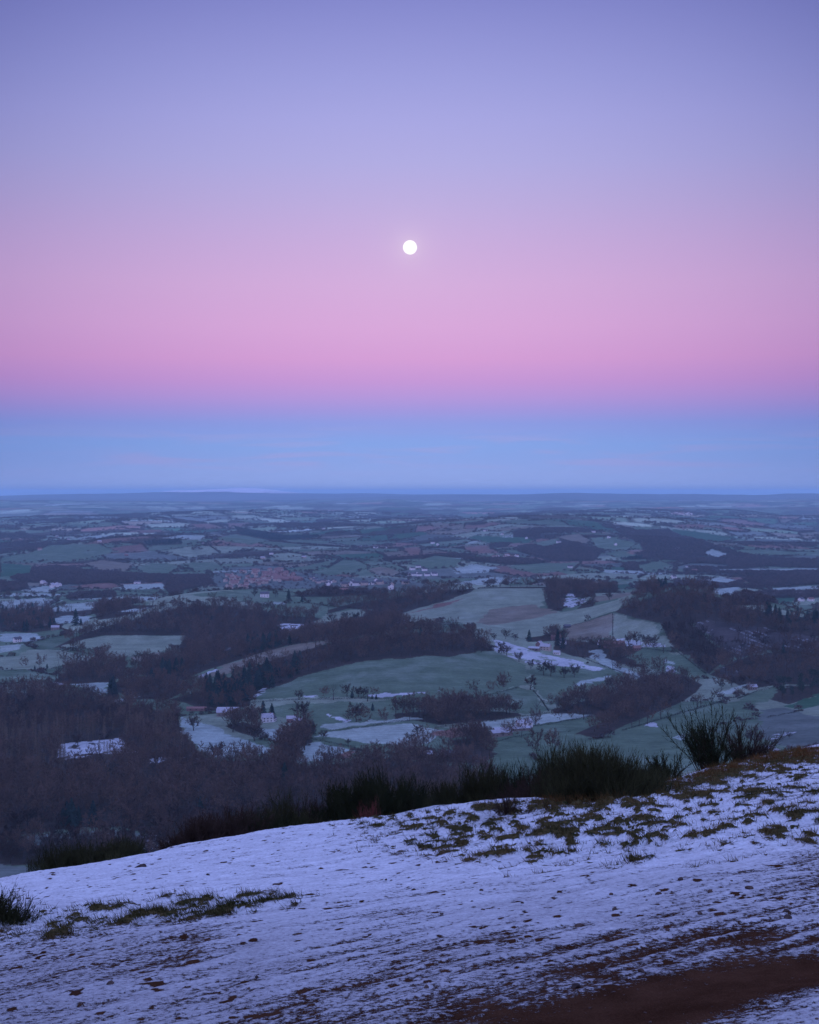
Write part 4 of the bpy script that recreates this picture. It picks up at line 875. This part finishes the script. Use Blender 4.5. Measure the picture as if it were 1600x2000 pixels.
for pl, h, lab in HEDGES:
    w_ = world_poly(pl, close=False); L = np.linalg.norm(np.diff(w_, axis=0), axis=1); tt = np.concatenate([[0], np.cumsum(L)]); n = int(min(tt[-1]*9, 4200)); u = RG.uniform(0, tt[-1], n)
    bx, by = np.interp(u, tt, w_[:, 0])+RG.normal(size=n)*.45, np.interp(u, tt, w_[:, 1])+RG.normal(size=n)*.45; f = RG.random(n); hh = h*(.8+.35*vn(u/9, u*0, 3))
    bz = ground(bx, by)+hh*f*.8; mb = MB(); rg = np.random.default_rng(3)
    c0 = np.array([bx.mean(), by.mean(), ground(np.array([bx.mean()]), np.array([by.mean()]))[0]])
    for i in range(n): twig(mb, rg, np.array([bx[i], by[i], bz[i]])-c0, rg.normal(size=3)*.8+[0, 0, .7], hh[i]*.4, .16)
    o = link('hedge', mb.mesh('hedge', M_hedge)); o.location = c0; tag(o, lab, 'hedge')

# ------------------------------------------------------------------ buildings
def mat_flat(n, c): return plain(n, c, .12, .6)
M_white = mat_flat('white_render', (.66, .65, .64)); M_brick = mat_flat('red_brick', (.21, .125, .115)); M_stone = mat_flat('stone', (.22, .19, .165)); M_slate = mat_flat('slate', (.09, .09, .105)); M_tile = mat_flat('clay_tile', (.20, .118, .105)); M_frost = mat_flat('frosted_roof', (.31, .31, .34)); M_glass = plain('window_glass', (.03, .035, .045), .1, 1, .15); M_cream = mat_flat('cream_render', (.40, .34, .29)); M_tin = mat_flat('frosted_tin', (.32, .33, .36))
def boxm(x0, x1, y0, y1, z0, z1):
    v = [(x0,y0,z0),(x1,y0,z0),(x1,y1,z0),(x0,y1,z0),(x0,y0,z1),(x1,y0,z1),(x1,y1,z1),(x0,y1,z1)]; f = [(0,3,2,1),(4,5,6,7),(0,1,5,4),(1,2,6,5),(2,3,7,6),(3,0,4,7)]; return v, f
def pyd(name, v, f, mat):
    me = bpy.data.meshes.new(name); me.from_pydata(v, [], f); me.update(); me.materials.append(mat); return me
HM = {}
def house_meshes(L, W, H, R, mw, mr):
    key = (L, W, H, R, mw.name, mr.name)
    if key in HM: return HM[key]
    a, b_ = L/2, W/2
    v = [(-a,-b_,-1.5),(a,-b_,-1.5),(a,b_,-1.5),(-a,b_,-1.5),(-a,-b_,H),(a,-b_,H),(a,b_,H),(-a,b_,H),(-a,0,H+R),(a,0,H+R)]; f = [(0,1,5,4),(2,3,7,6),(1,2,6,9,5),(3,0,4,8,7)]
    wl = pyd('wall', v, f, mw); e = .4; th = .18; rv_ = []; rfc = []
    for s in (-1, 1):
        n0 = len(rv_); k = R/b_; yo = s*(b_+e); zo = H-k*e
        rv_ += [(-a-e,0,H+R+.06),(a+e,0,H+R+.06),(a+e,yo,zo+.06),(-a-e,yo,zo+.06),(-a-e,0,H+R+.06+th),(a+e,0,H+R+.06+th),(a+e,yo,zo+.06+th),(-a-e,yo,zo+.06+th)]
        rfc += [tuple(n0+i for i in q) for q in ((0,1,2,3),(4,7,6,5),(2,6,7,3),(0,4,5,1),(1,5,6,2),(3,7,4,0))]
    rf_ = pyd('roof', rv_, rfc, mr)
    cv, cf = boxm(a*.55-.45, a*.55+.45, -.4, .4, H+R*.6, H+R+1.1); ch = pyd('chimney', cv, cf, M_brick)
    wv, wf = [], []
    win = []
    for s in (-1, 1):
        for i in range(3):
            for zz in ((.9, 2.0), (3.2, 4.3)):
                if zz[1] > H: continue
                xc = (i-1)*L*.3; y0 = s*(b_+.02); v_, f_ = boxm(xc-.55, xc+.55, min(y0-.05, y0+.05), max(y0-.05, y0+.05), *zz); win.append(pyd('window', v_, f_, M_glass))
    HM[key] = (wl, rf_, ch, win); return HM[key]
def house(px, py, size, rz, lab, mw=M_white, mr=M_slate, cat='house', name='house', group=None, full=False, pos=None, chim=True):
    p = at(px, py)[0] if pos is None else pos
    r_ = bpy.data.objects.new(name, None); COL.objects.link(r_); r_.location = p; r_.rotation_euler = (0, 0, rz); tag(r_, lab, cat, group)
    wl, rf_, ch, win = house_meshes(*size, mw, mr); link('wall', wl, r_); ro = link('roof', rf_, r_)
    if full:
        if chim: link('chimney', ch, ro)
        for w_ in win: link('window', w_, r_)
    return r_
for a in [
 (517, 1166, (15, 8, 5.5, 3.5), .1, 'white farmhouse among dark trees in front of the village', M_white, M_slate), (522, 1410, (11, 7, 4.8, 3.6), .3, 'white cottage with steep roof in front of dark conifers', M_white, M_frost), (533, 1409, (7, 5, 3.5, 2.8), 1.3, 'small white wing house beside the conifer cottage', M_white, M_slate),
 (436, 1398, (13, 8, 4.0, 3.2), .1, 'pale roofed farm building on the left of the snowy farmyard', M_stone, M_frost), (452, 1398, (9, 7, 4, 3), 1.2, 'gabled house on the right of the snowy farmyard', M_cream, M_frost), (446, 1390, (22, 6, 3, 1.6), 0, 'long low shed behind the snowy farmyard', M_stone, M_tin), (384, 1388, (20, 5, 2.6, 1.4), 0, 'long low brown roofed shed left of the farmyard', M_brick, M_tile),
 (570, 1411, (10, 6, 4, 2.5), .1, 'brick house with frosted roof right of the cottage', M_brick, M_frost), (582, 1412, (8, 5, 3, 2), 0, 'low frosted outbuilding at the end of the cottage lane', M_stone, M_frost), (882, 1482, (15, 9, 4.2, 3.2), .45, 'brick house with frosted hip of solar dark roof in the trees', M_brick, M_slate), (868, 1480, (9, 7, 3.8, 2.6), 1.7, 'brick side house left of the slate roofed one', M_brick, M_tile), (832, 1480, (10, 6, 3.6, 2.6), .2, 'grey house half hidden in trees left of the brick houses', M_stone, M_frost),
 (1000, 1428, (36, 7, 2.6, 1.5), .32, 'very long white roofed barn beside the rising hedge', M_stone, M_tin), (1024, 1420, (14, 9, 4.5, 2.6), .32, 'white gabled barn at the upper end of the long barn', M_white, M_tin), (978, 1437, (20, 10, 3.6, 2.2), .4, 'grey roofed farm shed below the long barn', M_stone, M_frost),
 (1066, 1270, (13, 8, 5.0, 3.2), -.5, 'cream farmhouse under the ridge field', M_cream, M_frost), (1054, 1264, (8, 7, 4.5, 3.2), 1.0, 'pink gabled house behind the cream farmhouse', M_brick, M_frost), (1044, 1270, (14, 7, 2.8, 1.8), -.4, 'frosted barn left of the cream farmhouse', M_stone, M_tin), (1088, 1278, (8, 6, 2.8, 1.8), -.4, 'small white shed right of the cream farmhouse', M_white, M_tin), (1098, 1258, (9, 7, 4.4, 2.8), .4, 'white house half hidden by dark trees under the ridge', M_white, M_slate), (1086, 1250, (12, 7, 4, 2.8), .1, 'rose coloured brick house above the cream farmhouse', M_brick, M_tile),
 (1200, 1263, (26, 8, 4.4, 3.0), .05, 'long brick farm range beside the snowy road', M_brick, M_tile), (1244, 1270, (9, 6, 3.4, 2.4), .2, 'small rust roofed shed right of the long brick range', M_brick, M_tile), (1172, 1258, (8, 6, 4, 3), 1.4, 'white gable house at the bend of the snowy road', M_white, M_slate), (1108, 1226, (9, 6, 2.6, 2), .2, 'dark field barn on a snowy patch below the ridge', M_slate, M_slate),
 (1316, 1130, (13, 9, 5.5, 4.5), .6, 'bright white gabled house behind the right wooded hill', M_white, M_slate), (1357, 1117, (15, 8, 5, 3), .1, 'pink and white farmhouse far behind the right wooded hill', M_cream, M_tile), (1344, 1108, (12, 7, 4.5, 3), .1, 'pale cottage just above the pink farmhouse', M_white, M_slate), (78, 1075, (15, 8, 6, 3.6), .1, 'cream house alone in the far green field at left', M_cream, M_tile), (530, 1083, (14, 8, 5.5, 3.2), .1, 'white house alone on the far slope above the village', M_white, M_slate), (631, 1034, (16, 9, 6, 3.5), .1, 'white farmhouse in a dark tree clump high on the far hill', M_white, M_slate),
 (1114, 1109, (14, 8, 4.5, 3), .1, 'white farm beside the far teal field', M_white, M_slate), (268, 1140, (16, 8, 4.5, 3), .1, 'white farmhouse beside the pale field at left', M_white, M_slate), (247, 1086, (13, 8, 4.5, 3), .2, 'brick farm above the round far field', M_brick, M_tile), (672, 1157, (14, 8, 4.5, 3), .1, 'red brick house at the lower edge of the village', M_brick, M_tile), (34, 1254, (11, 7, 4.5, 3), .7, 'white house at far left below the church', M_white, M_slate), (88, 1222, (10, 7, 5.5, 3.8), 1.2, 'grey gabled house right below the church', M_stone, M_slate), (68, 1222, (9, 7, 5, 3.5), .3, 'brick house in front of the church', M_brick, M_tile), (30, 1222, (14, 7, 4, 2.8), .1, 'frosted roof house left of the church', M_stone, M_frost), (108, 1230, (12, 7, 4, 2.8), .1, 'frosted roof house at the foot of the left wooded hill', M_stone, M_frost),
 (1565, 1174, (14, 8, 4.5, 3.2), .8, 'white house pair left one at the far right edge', M_white, M_slate), (1584, 1174, (12, 8, 4.5, 3.2), .2, 'brick and white house at the far right edge', M_white, M_tile), (1560, 1162, (16, 8, 4, 2.6), .1, 'frosted farm building at the far right edge', M_stone, M_frost), (1470, 1347, (9, 6, 3.4, 2.4), .2, 'little frosted barn on the right rise', M_stone, M_frost), (290, 1652, (10, 7, 3.8, 2.8), .2, 'frosted roof house low down behind the left broom bushes', M_stone, M_frost), (322, 1656, (8, 6, 3, 2), .3, 'small pale roofed shed beyond the snow edge', M_cream, M_tin)]:
    house(a[0], a[1], a[2], a[3], a[4], a[5], a[6], full=True, chim='barn' not in a[4] and 'shed' not in a[4])
# church
p = at(78, 1206)[0]; r_ = bpy.data.objects.new('church', None); COL.objects.link(r_); r_.location = p; tag(r_, 'stone church with square tower among dark trees at far left', 'church')
v, f = boxm(-3, 3, -3, 3, -1, 17); tw = link('tower', pyd('tower', v, f, M_stone), r_)
bv, bf = [], []
for cx, cy in ((-2.6, -2.6), (2.6, -2.6), (-2.6, 2.6), (2.6, 2.6), (0, -2.6), (0, 2.6), (-2.6, 0), (2.6, 0)):
    v, f = boxm(cx-.4, cx+.4, cy-.4, cy+.4, 17, 18.2); bf += [tuple(i+len(bv) for i in q) for q in f]; bv += v
link('battlement', pyd('battlement', bv, bf, M_stone), tw); v, f = boxm(-.6, .6, -3.08, -3.0, 12, 14.6); link('window', pyd('window', v, f, M_glass), tw)
wl, rf_, ch, win = house_meshes(18, 8, 7, 4.5, M_stone, M_slate); q = link('nave', wl, r_); q.location = (12.2, 0, 0); q = link('roof', rf_, r_); q.location = (12.2, 0, 0)
# village
kinds = [('pale walled house with clay roof crowded into the far village', M_cream, M_tile, 'clay roofed houses of the far village', [(440,1125),(480,1118),(540,1112),(575,1122),(590,1134),(520,1140),(470,1152),(440,1150)], 70, (11.5, 8, 5.4, 3.6)),
         ('pink brick house with red roof on the estate behind the far village', M_brick, M_tile, 'estate houses of the far village', [(515,1122),(545,1118),(575,1124),(592,1136),(545,1134)], 44, (11, 8, 5.4, 3.6)),
         ('white walled house in the right part of the far village', M_white, M_slate, 'white houses of the far village', [(600,1132),(660,1132),(740,1134),(800,1142),(850,1150),(800,1154),(700,1148),(620,1142)], 44, (13, 8, 5.4, 3.2)),
         ('cream house with grey roof in the right part of the far village', M_cream, M_slate, 'grey roofed houses of the far village', [(590,1130),(660,1130),(740,1132),(810,1140),(850,1150),(800,1154),(700,1150),(610,1146)], 40, (12, 8, 5, 3.2)),
         ('pale house on the slope above the far village', M_white, M_slate, 'pale houses above the far village', [(790,1110),(830,1108),(850,1118),(880,1125),(830,1128),(790,1124)], 10, (14, 8, 5, 3)),
         ('pale house of the small hamlet on the distant hillside', M_white, M_tile, 'houses of the distant hamlet', [(985,1085),(1010,1086),(1012,1090),(960,1090)], 8, (14, 8, 5, 3)),
         ('tiny pale house in the farthest village at right', M_white, M_tile, 'houses of the farthest village', [(1310,1002),(1350,1003),(1352,1007),(1315,1007)], 10, (26, 14, 8, 5)),
         ('small pale house by the fields at left', M_white, M_frost, 'houses by the fields at left', [(68,1138),(110,1140),(135,1146),(100,1148),(70,1142)], 8, (13, 8, 4.5, 3)),
         ('small pale farm building scattered over the far fields', M_white, M_slate, 'scattered far farms', [(700,1070),(760,1075),(820,1060),(960,1035),(1200,1030),(1500,1090),(1590,1100),(1450,1085),(1000,1060)], 16, (16, 9, 5, 3.2)),
         ('small frosted farm building scattered over the left fields', M_cream, M_frost, 'scattered left farms', [(20,1040),(120,1045),(380,1060),(660,1095),(640,1105),(420,1090),(120,1070)], 12, (15, 9, 5, 3.2))]
for lab, mw, mr, grp, poly, n, size in kinds:
    poly = world_poly(poly); x0, y0 = poly.min(0); x1, y1 = poly.max(0); got = []
    for _ in range(6000):
        if len(got) >= n: break
        q = (RG.uniform(x0, x1), RG.uniform(y0, y1))
        if inside(np.array([q[0]]), np.array([q[1]]), poly)[0] and all((q[0]-g[0])**2+(q[1]-g[1])**2 > 13**2 for g in got): got.append(q)
    for q in got: house(0, 0, size, RG.choice([.15, .4, 1.2, 1.7, -.3])+RG.normal()*.1, lab, mw, mr, group=grp, pos=(q[0], q[1], float(ground(np.array([q[0]]), np.array([q[1]]))[0])))

# ------------------------------------------------------------------ broom and other shrubs along the brow
def stem_mesh(seed, n, h, spread, wd, tips, bend=.35, droop=0., base=.22, tiplen=.32):
    """upright whisk of stems, each forking into fine tips: returns main stems and fine tips"""
    rg = np.random.default_rng(seed); A_, B_ = MB(), MB()
    nc = 9; cth = rg.uniform(0, 6.28, nc); cln = np.sqrt(rg.random(nc))*spread*1.15; clh = rg.uniform(.70, 1.03, nc)*(1-.28*(cln/(spread*1.15))**2); clh[0] = 1.0; cln[0] *= .3
    for i in range(n):
        c = rg.integers(0, nc); lv = np.array([math.cos(cth[c]), math.sin(cth[c])])*cln[c]+rg.normal(size=2)*spread*.20; L = h*clh[c]*rg.uniform(.62, 1.04)
        p0 = np.array([math.cos(cth[c])*base*cln[c]/spread+rg.normal()*base*.45, math.sin(cth[c])*base*cln[c]/spread+rg.normal()*base*.45, -.15]); d0 = unit(np.array([np.clip(lv[0]*1.15, -.6, .6), np.clip(lv[1]*1.15, -.6, .6), 1.0]))
        d1 = unit(d0+np.array([0, 0, bend])+rg.normal(size=3)*.17); d2 = unit(d1+np.array([0, 0, bend-droop])+rg.normal(size=3)*.24)
        p1 = p0+d0*L*.36; p2 = p1+d1*L*.34; p3 = p2+d2*L*.34
        A_.tube([p0, p1, p2, p3], [wd*.95, wd*.75, wd*.6, wd*.3], 3)
        for k in range(tips):
            f = rg.uniform(.25, 1.0); q = (p0+(p1-p0)*f*2.8 if f < .36 else p1+(p2-p1)*(f-.36)/.34 if f < .7 else p2+(p3-p2)*(f-.7)/.3); dd = unit((d1 if f < .7 else d2)+rg.normal(size=3)*(.36 if bend > .15 else .48)+np.array([0, 0, .15])); l = h*tiplen*rg.uniform(.5, 1.15)
            side = unit(np.cross(dd, rg.normal(size=3)))*wd*.55; q2 = q+dd*l*.55+rg.normal(size=3)*.02; q3 = q2+unit(dd+np.array([0, 0, .4])+rg.normal(size=3)*.15)*l*.5
            B_.tri(tuple(q-side), tuple(q+side), tuple(q2)); B_.tri(tuple(q2-side*.8), tuple(q2+side*.8), tuple(q3))
    return A_, B_
M_stem = plain('broom_stem', (.030, .030, .018), .3, 6); M_green = two_tone('broom_twigs', (.022, .028, .013), (.048, .048, .022), .4); M_brown = plain('brown_stem', (.034, .023, .017), .3, 6); M_brtip = plain('brown_twigs', (.046, .031, .023), .35, 5); M_red = plain('red_twigs', (.120, .040, .032), .3, 5)
# column, metres past the brow (negative: in front of it), top row, width in columns, kind, density, label
BROOM = [
 (138, 2.0, 1626, 90, 'g', .8, 'low broom bush at the left end of the brow'), (205, 1.4, 1618, 110, 'g', 1.0, 'spiky dark broom bush beside the gap at the left of the brow'), (252, 2.0, 1622, 60, 'g', .7, 'narrow dark broom bush just left of the gap in the bushes'),
 (352, 2.2, 1612, 60, 'b', .8, 'brownish bush starting the long bush row right of the gap'), (395, 2.0, 1585, 100, 'b', 1.0, 'broad brownish bush in the left part of the long row'), (450, 2.6, 1572, 100, 'b', 1.0, 'brown twiggy bush under the lower wood in the long row'), (505, 2.4, 1574, 100, 'g', 1.0, 'dark bush with spiky top left of the middle of the row'),
 (560, 2.6, 1556, 100, 'g', 1.0, 'dark bush with raised shoots under the single conifer'), (615, 2.6, 1560, 100, 'b', 1.0, 'dull brown bush filling the row left of the tall whisk broom'), (668, 2.2, 1545, 90, 'g', 1.0, 'dark green bush touching the tall whisk broom'),
 (712, 1.6, 1506, 80, 'g', 1.0, 'tall whisk shaped broom with feathery shoots near the red twigs'), (762, 1.8, 1495, 90, 'g', 1.0, 'tallest feathery broom left of centre'), (722, .5, 1548, 50, 'r', .6, 'small shrub with dark red twigs at the snow edge'), (815, 2.4, 1535, 90, 'g', 1.1, 'low dense dark bush right of the feathery broom'), (862, 2.8, 1540, 70, 'g', 1.1, 'lowest dark bush between the two feathery groups'),
 (915, 2.4, 1492, 80, 'g', 1.0, 'feathery dark broom left of the brown thorn'), (965, 3.0, 1494, 90, 'g', 1.1, 'dark round broom right of the feathery one'), (1015, 3.0, 1482, 90, 'g', 1.1, 'dark broom behind the bare thorn bush'), (1045, 1.6, 1492, 100, 'b', .8, 'brown thorny shrub in front of the dark brooms'), (1080, 3.0, 1464, 100, 'g', 1.2, 'tall dark broom left of the biggest bush'),
 (1130, 2.6, 1452, 110, 'g', 1.2, 'high shoots of dark broom behind the biggest bush'), (1178, -.3, 1448, 170, 'g', 2.2, 'biggest round dark broom bush standing on the snow'), (1228, 1.6, 1470, 80, 'g', 1.0, 'dark broom at the right flank of the biggest bush'),
 (1308, 2.0, 1440, 90, 'm', .9, 'separate sparse broom with upright stems in the grass'), (1268, 2.0, 1480, 40, 'g', .6, 'thin broom wisp between the biggest bush and the sparse one'), (1394, 3.4, 1362, 110, 'm', 1.1, 'tall broom tree with dark brushy shoots high on the brow'), (1458, 4.0, 1378, 110, 's', .9, 'leafless spreading brown shrub right of the tall broom')]
def spot(px, past):
    az = math.atan((px-PX0)/F); x0 = np.linspace(2, 70, 1400); X_ = x0*math.sin(az); Y_ = x0*math.cos(az); i = int(np.argmax(Y_ > edge_y(X_))); r = x0[i]+past; return r*math.sin(az), r*math.cos(az), r
for i, (px, past, top, wpx, kd, den, lab) in enumerate(BROOM):
    x, y, r = spot(px, past); z = float(near_ground(np.array([x]), np.array([y]))[0][0]); zt = ZC-(top-962)/F*r; h = max(zt-z, .4)*(1.22 if px < 700 else 1.08); hw = wpx/2/F*r
    spread = max(.25, hw/h*1.05)
    if kd == 'g': A_, B_ = stem_mesh(200+i, int(190*den), h, spread*1.25, .009, 30, base=hw*.7, tiplen=.24); ms, mt = M_stem, M_green
    elif kd == 'm': A_, B_ = stem_mesh(200+i, int(64*den), h, spread*1.3, .012, 60, bend=.10, base=.16, tiplen=.15); ms, mt = M_brown, M_green
    elif kd == 's': A_, B_ = stem_mesh(200+i, int(60*den), h, spread*1.7, .012, 60, bend=.02, base=.14, tiplen=.17); ms, mt = M_brown, M_brtip
    elif kd == 'r': A_, B_ = stem_mesh(200+i, int(50*den), h, spread, .006, 10, base=hw*.5); ms, mt = M_red, M_red
    else: A_, B_ = stem_mesh(200+i, int(180*den), h, spread*1.3, .009, 30, bend=.06, base=hw*.7, tiplen=.22); ms, mt = M_brown, M_brtip
    nm = {'g': 'broom_bush', 'm': 'broom_bush', 's': 'bare_shrub', 'r': 'red_shrub', 'b': 'brown_shrub'}[kd]
    r_ = bpy.data.objects.new(nm, None); COL.objects.link(r_); r_.location = (x, y, z); tag(r_, lab, 'shrub')
    link('stem', A_.mesh('stem', ms), r_); link('twigs', B_.mesh('twigs', mt), r_)
for i, (px, py, h, n, kd, lab) in enumerate(((992, 1592, .62, 34, 'b', 'small leafless thorn bush standing out on the snow'), (1022, 1590, .45, 14, 'b', 'tiny twiggy seedling right of the small thorn bush'), (1075, 1584, .35, 14, 'b', 'little bare shrublet on the snow before the biggest bush'), (-8, 1815, .42, 200, 'g', 'black gorse clump cut by the left edge of the view'), (4, 1765, .25, 40, 'r', 'rusty tuft above the black gorse at the left edge'))):
    x, y = plane_hit(px, py); x, y = float(x), float(y); z = float(near_ground(np.array([x]), np.array([y]))[0][0])
    A_, B_ = stem_mesh(400+i, n, h, .75 if kd == 'b' else .5, .006, 12, bend=.02, base=.05 if kd == 'b' else .14); r_ = bpy.data.objects.new({'b': 'thorn_bush', 'g': 'gorse_bush', 'r': 'red_shrub'}[kd], None); COL.objects.link(r_); r_.location = (x, y, z-.02); tag(r_, lab, 'shrub')
    link('stem', A_.mesh('stem', M_brown if kd != 'g' else M_stem), r_); link('twigs', B_.mesh('twigs', {'b': M_brtip, 'g': M_green, 'r': M_red}[kd]), r_)

# ------------------------------------------------------------------ grass poking through the snow
def grass_stuff():
    rg = np.random.default_rng(17); n = 90000
    r = np.exp(rg.uniform(math.log(5), math.log(44), n)); az = rg.uniform(-.33, .33, n); x, y = r*np.sin(az), r*np.cos(az)
    hh, sn_, gr, pt = near_field(x, y); ok = (sn_ < .12) & (gr > .12) & (rg.random(n) < .75) & (y < edge_y(x)+1.5); x, y, sn_, gr = x[ok], y[ok], sn_[ok], gr[ok]
    bank = soft_in(x, y, Z_BANK, .9)
    z = near_ground(x, y)[0]; m = 9; N_ = len(x)
    X_ = np.repeat(x, m)+rg.normal(size=N_*m)*.035; Y_ = np.repeat(y, m)+rg.normal(size=N_*m)*.035; Zb = np.repeat(z, m)-.01; bk = np.repeat(bank, m)
    L = rg.uniform(.03, .11, N_*m)*(1+1.1*bk); th = rg.uniform(0, 6.28, N_*m); le = np.abs(rg.normal(size=N_*m))*.55+.15
    lx, ly = np.cos(th)*le-.25, np.sin(th)*le-.35; wv = .0022+.0010*np.repeat(np.hypot(x, y), m)/12; ph = rg.uniform(0, 6.28, N_*m)
    sx, sy = np.cos(ph)*wv, np.sin(ph)*wv
    B0 = np.stack([X_-sx, Y_-sy, Zb], -1); B1 = np.stack([X_+sx, Y_+sy, Zb], -1); T = np.stack([X_+lx*L, Y_+ly*L, Zb+L*np.clip(1-.35*le, .3, 1)], -1)
    Vv = np.stack([B0, B1, T], 1).reshape(-1, 3); Ff = np.arange(len(Vv)).reshape(-1, 3)
    mixv = np.clip(np.repeat(fbm(x/1.1, y/1.3, 2, 65)*.9+.45, m)+rg.normal(size=N_*m)*.22, 0, 1)[:, None]
    c = np.array([.034, .040, .014])*(1-mixv)+np.array([.150, .104, .046])*mixv; bk = np.clip(bk[:, None]*1.1, 0, 1)*(.5+.5*mixv); c = c*(1-bk)+np.array([.18, .085, .032])*bk
    mt, t, b = new_mat('grass_blade'); t.links.new(attr(t, 'blade').outputs['Color'], b.inputs['Base Color'])
    o = link('grass', mesh_np('grass', Vv, Ff, mt, False, None, dict(blade=np.repeat(c, 3, 0)))); tag(o, 'tufts of dead grass poking through the thin snow', 'grass', kind='stuff')
grass_stuff()

# ------------------------------------------------------------------ stones
M_rock = two_tone('stone_rock', (.050, .040, .040), (.105, .070, .058), .3)
def stone_mesh(seed):
    bm = bmesh.new(); bmesh.ops.create_icosphere(bm, subdivisions=3, radius=1.0); rg = np.random.default_rng(seed); k = rg.normal(size=(9, 3)); k /= np.linalg.norm(k, axis=1, keepdims=True); off = rg.uniform(.55, .9, 9)
    for v in bm.verts:
        c = np.array(v.co); 
        for n_, o_ in zip(k, off):
            dd = c@n_-o_
            if dd > 0: c = c-n_*dd*.9
        v.co = c*np.array([1.25, 1.0, .68])
    me = bpy.data.meshes.new('stone'); bm.to_mesh(me); bm.free(); me.materials.append(M_rock); return me
SM = [stone_mesh(i) for i in range(6)]
def stone(px, py, dpx, lab, grp=None, flat=1.):
    x, y = plane_hit(px, py); x, y = float(x), float(y); z = float(near_ground(np.array([x]), np.array([y]))[0][0]); r = math.hypot(x, y); s = dpx/2/F*r
    o = link('stone', random.choice(SM)); o.location = (x, y, z+s*.18*flat); o.rotation_euler = (RG.normal()*.2, RG.normal()*.2, RG.uniform(0, 6.28)); o.scale = (s, s, s*flat); tag(o, lab, 'stone', grp)
random.seed(4)
for px, py, d_, lab in ((275, 1684, 34, 'flat reddish rock lying on the snow edge at left'), (218, 1857, 12, 'reddish stone on the open snow left of the grass tufts'), (390, 1866, 12, 'dark stone alone in the middle of the left snow'), (215, 1928, 13, 'dark round stone near the lower left snow'), (57, 1926, 11, 'dark stone near the left edge of the snow'), (467, 1831, 9, 'small reddish stone below the middle snow bank'), (502, 1912, 9, 'dark slanting stone low on the middle snow'), (425, 1922, 9, 'small dark stone left of the slanting one'), (1286, 1749, 13, 'dark stone on the smooth snow above the track'), (1388, 1746, 10, 'small dark stone next to a larger one above the track'), (1464, 1741, 15, 'largest dark stone at the right of the smooth snow'), (1330, 1726, 12, 'dark stone behind the others on the smooth snow'), (1202, 1780, 12, 'dark stone beside the faint wheel line'), (1194, 1749, 9, 'small flat stone left on the smooth snow'), (1368, 1790, 11, 'dark stone at the start of the rippled snow'), (1132, 1812, 16, 'reddish block stone in the rippled snow'), (1304, 1822, 10, 'dark stone in the ripples right of the block'), (858, 1859, 11, 'dark stone by a grass wisp on the lower middle snow'), (834, 1935, 12, 'dark stone beside the left bend of the path'), (1124, 1928, 22, 'large red stone at the upper edge of the path'), (1253, 1901, 14, 'dark red stone above the path edge'), (1055, 1909, 11, 'dark stone in the streaks before the path'), (1540, 1794, 16, 'broad dark stone in the right ripples'), (1535, 1782, 12, 'smaller stone behind the broad one in the right ripples'), (940, 1737, 8, 'tiny stone above the long faint grass line'), (275, 1600+250, 8, 'small stone right of the left grass tufts'), (320, 1846, 8, 'tiny dark stone on the middle left snow')):
    stone(px, py, d_ if d_ < 30 else 26, lab, None, 1. if d_ < 30 else .5)
for i in range(70): 
    px, py = RG.uniform(0, 1600), RG.uniform(1690, 1990)
    stone(px, py, RG.uniform(3.5, 7.5), 'little dark pebble half sunk in the thin snow', 'pebbles scattered in the thin snow', RG.uniform(.6, 1))

# ------------------------------------------------------------------ air
v, f = boxm(-95000, 95000, -95000, 95000, -60, 345)
hz = pyd('haze', v, f, None) if False else bpy.data.meshes.new('haze'); hz.from_pydata(v, [], f); hz.update()
mh = bpy.data.materials.new('haze'); mh.use_nodes = True; t = mh.node_tree; t.nodes.clear(); o = N(t, 'ShaderNodeOutputMaterial'); pv = N(t, 'ShaderNodeVolumePrincipled')
pv.inputs['Color'].default_value = (.52, .83, 1.0, 1); pv.inputs['Density'].default_value = 4.7e-5; pv.inputs['Anisotropy'].default_value = .1; t.links.new(pv.outputs[0], o.inputs['Volume']); hz.materials.append(mh)
ho = link('haze', hz); tag(ho, 'blue morning haze filling the air over the valley', 'haze', kind='stuff')
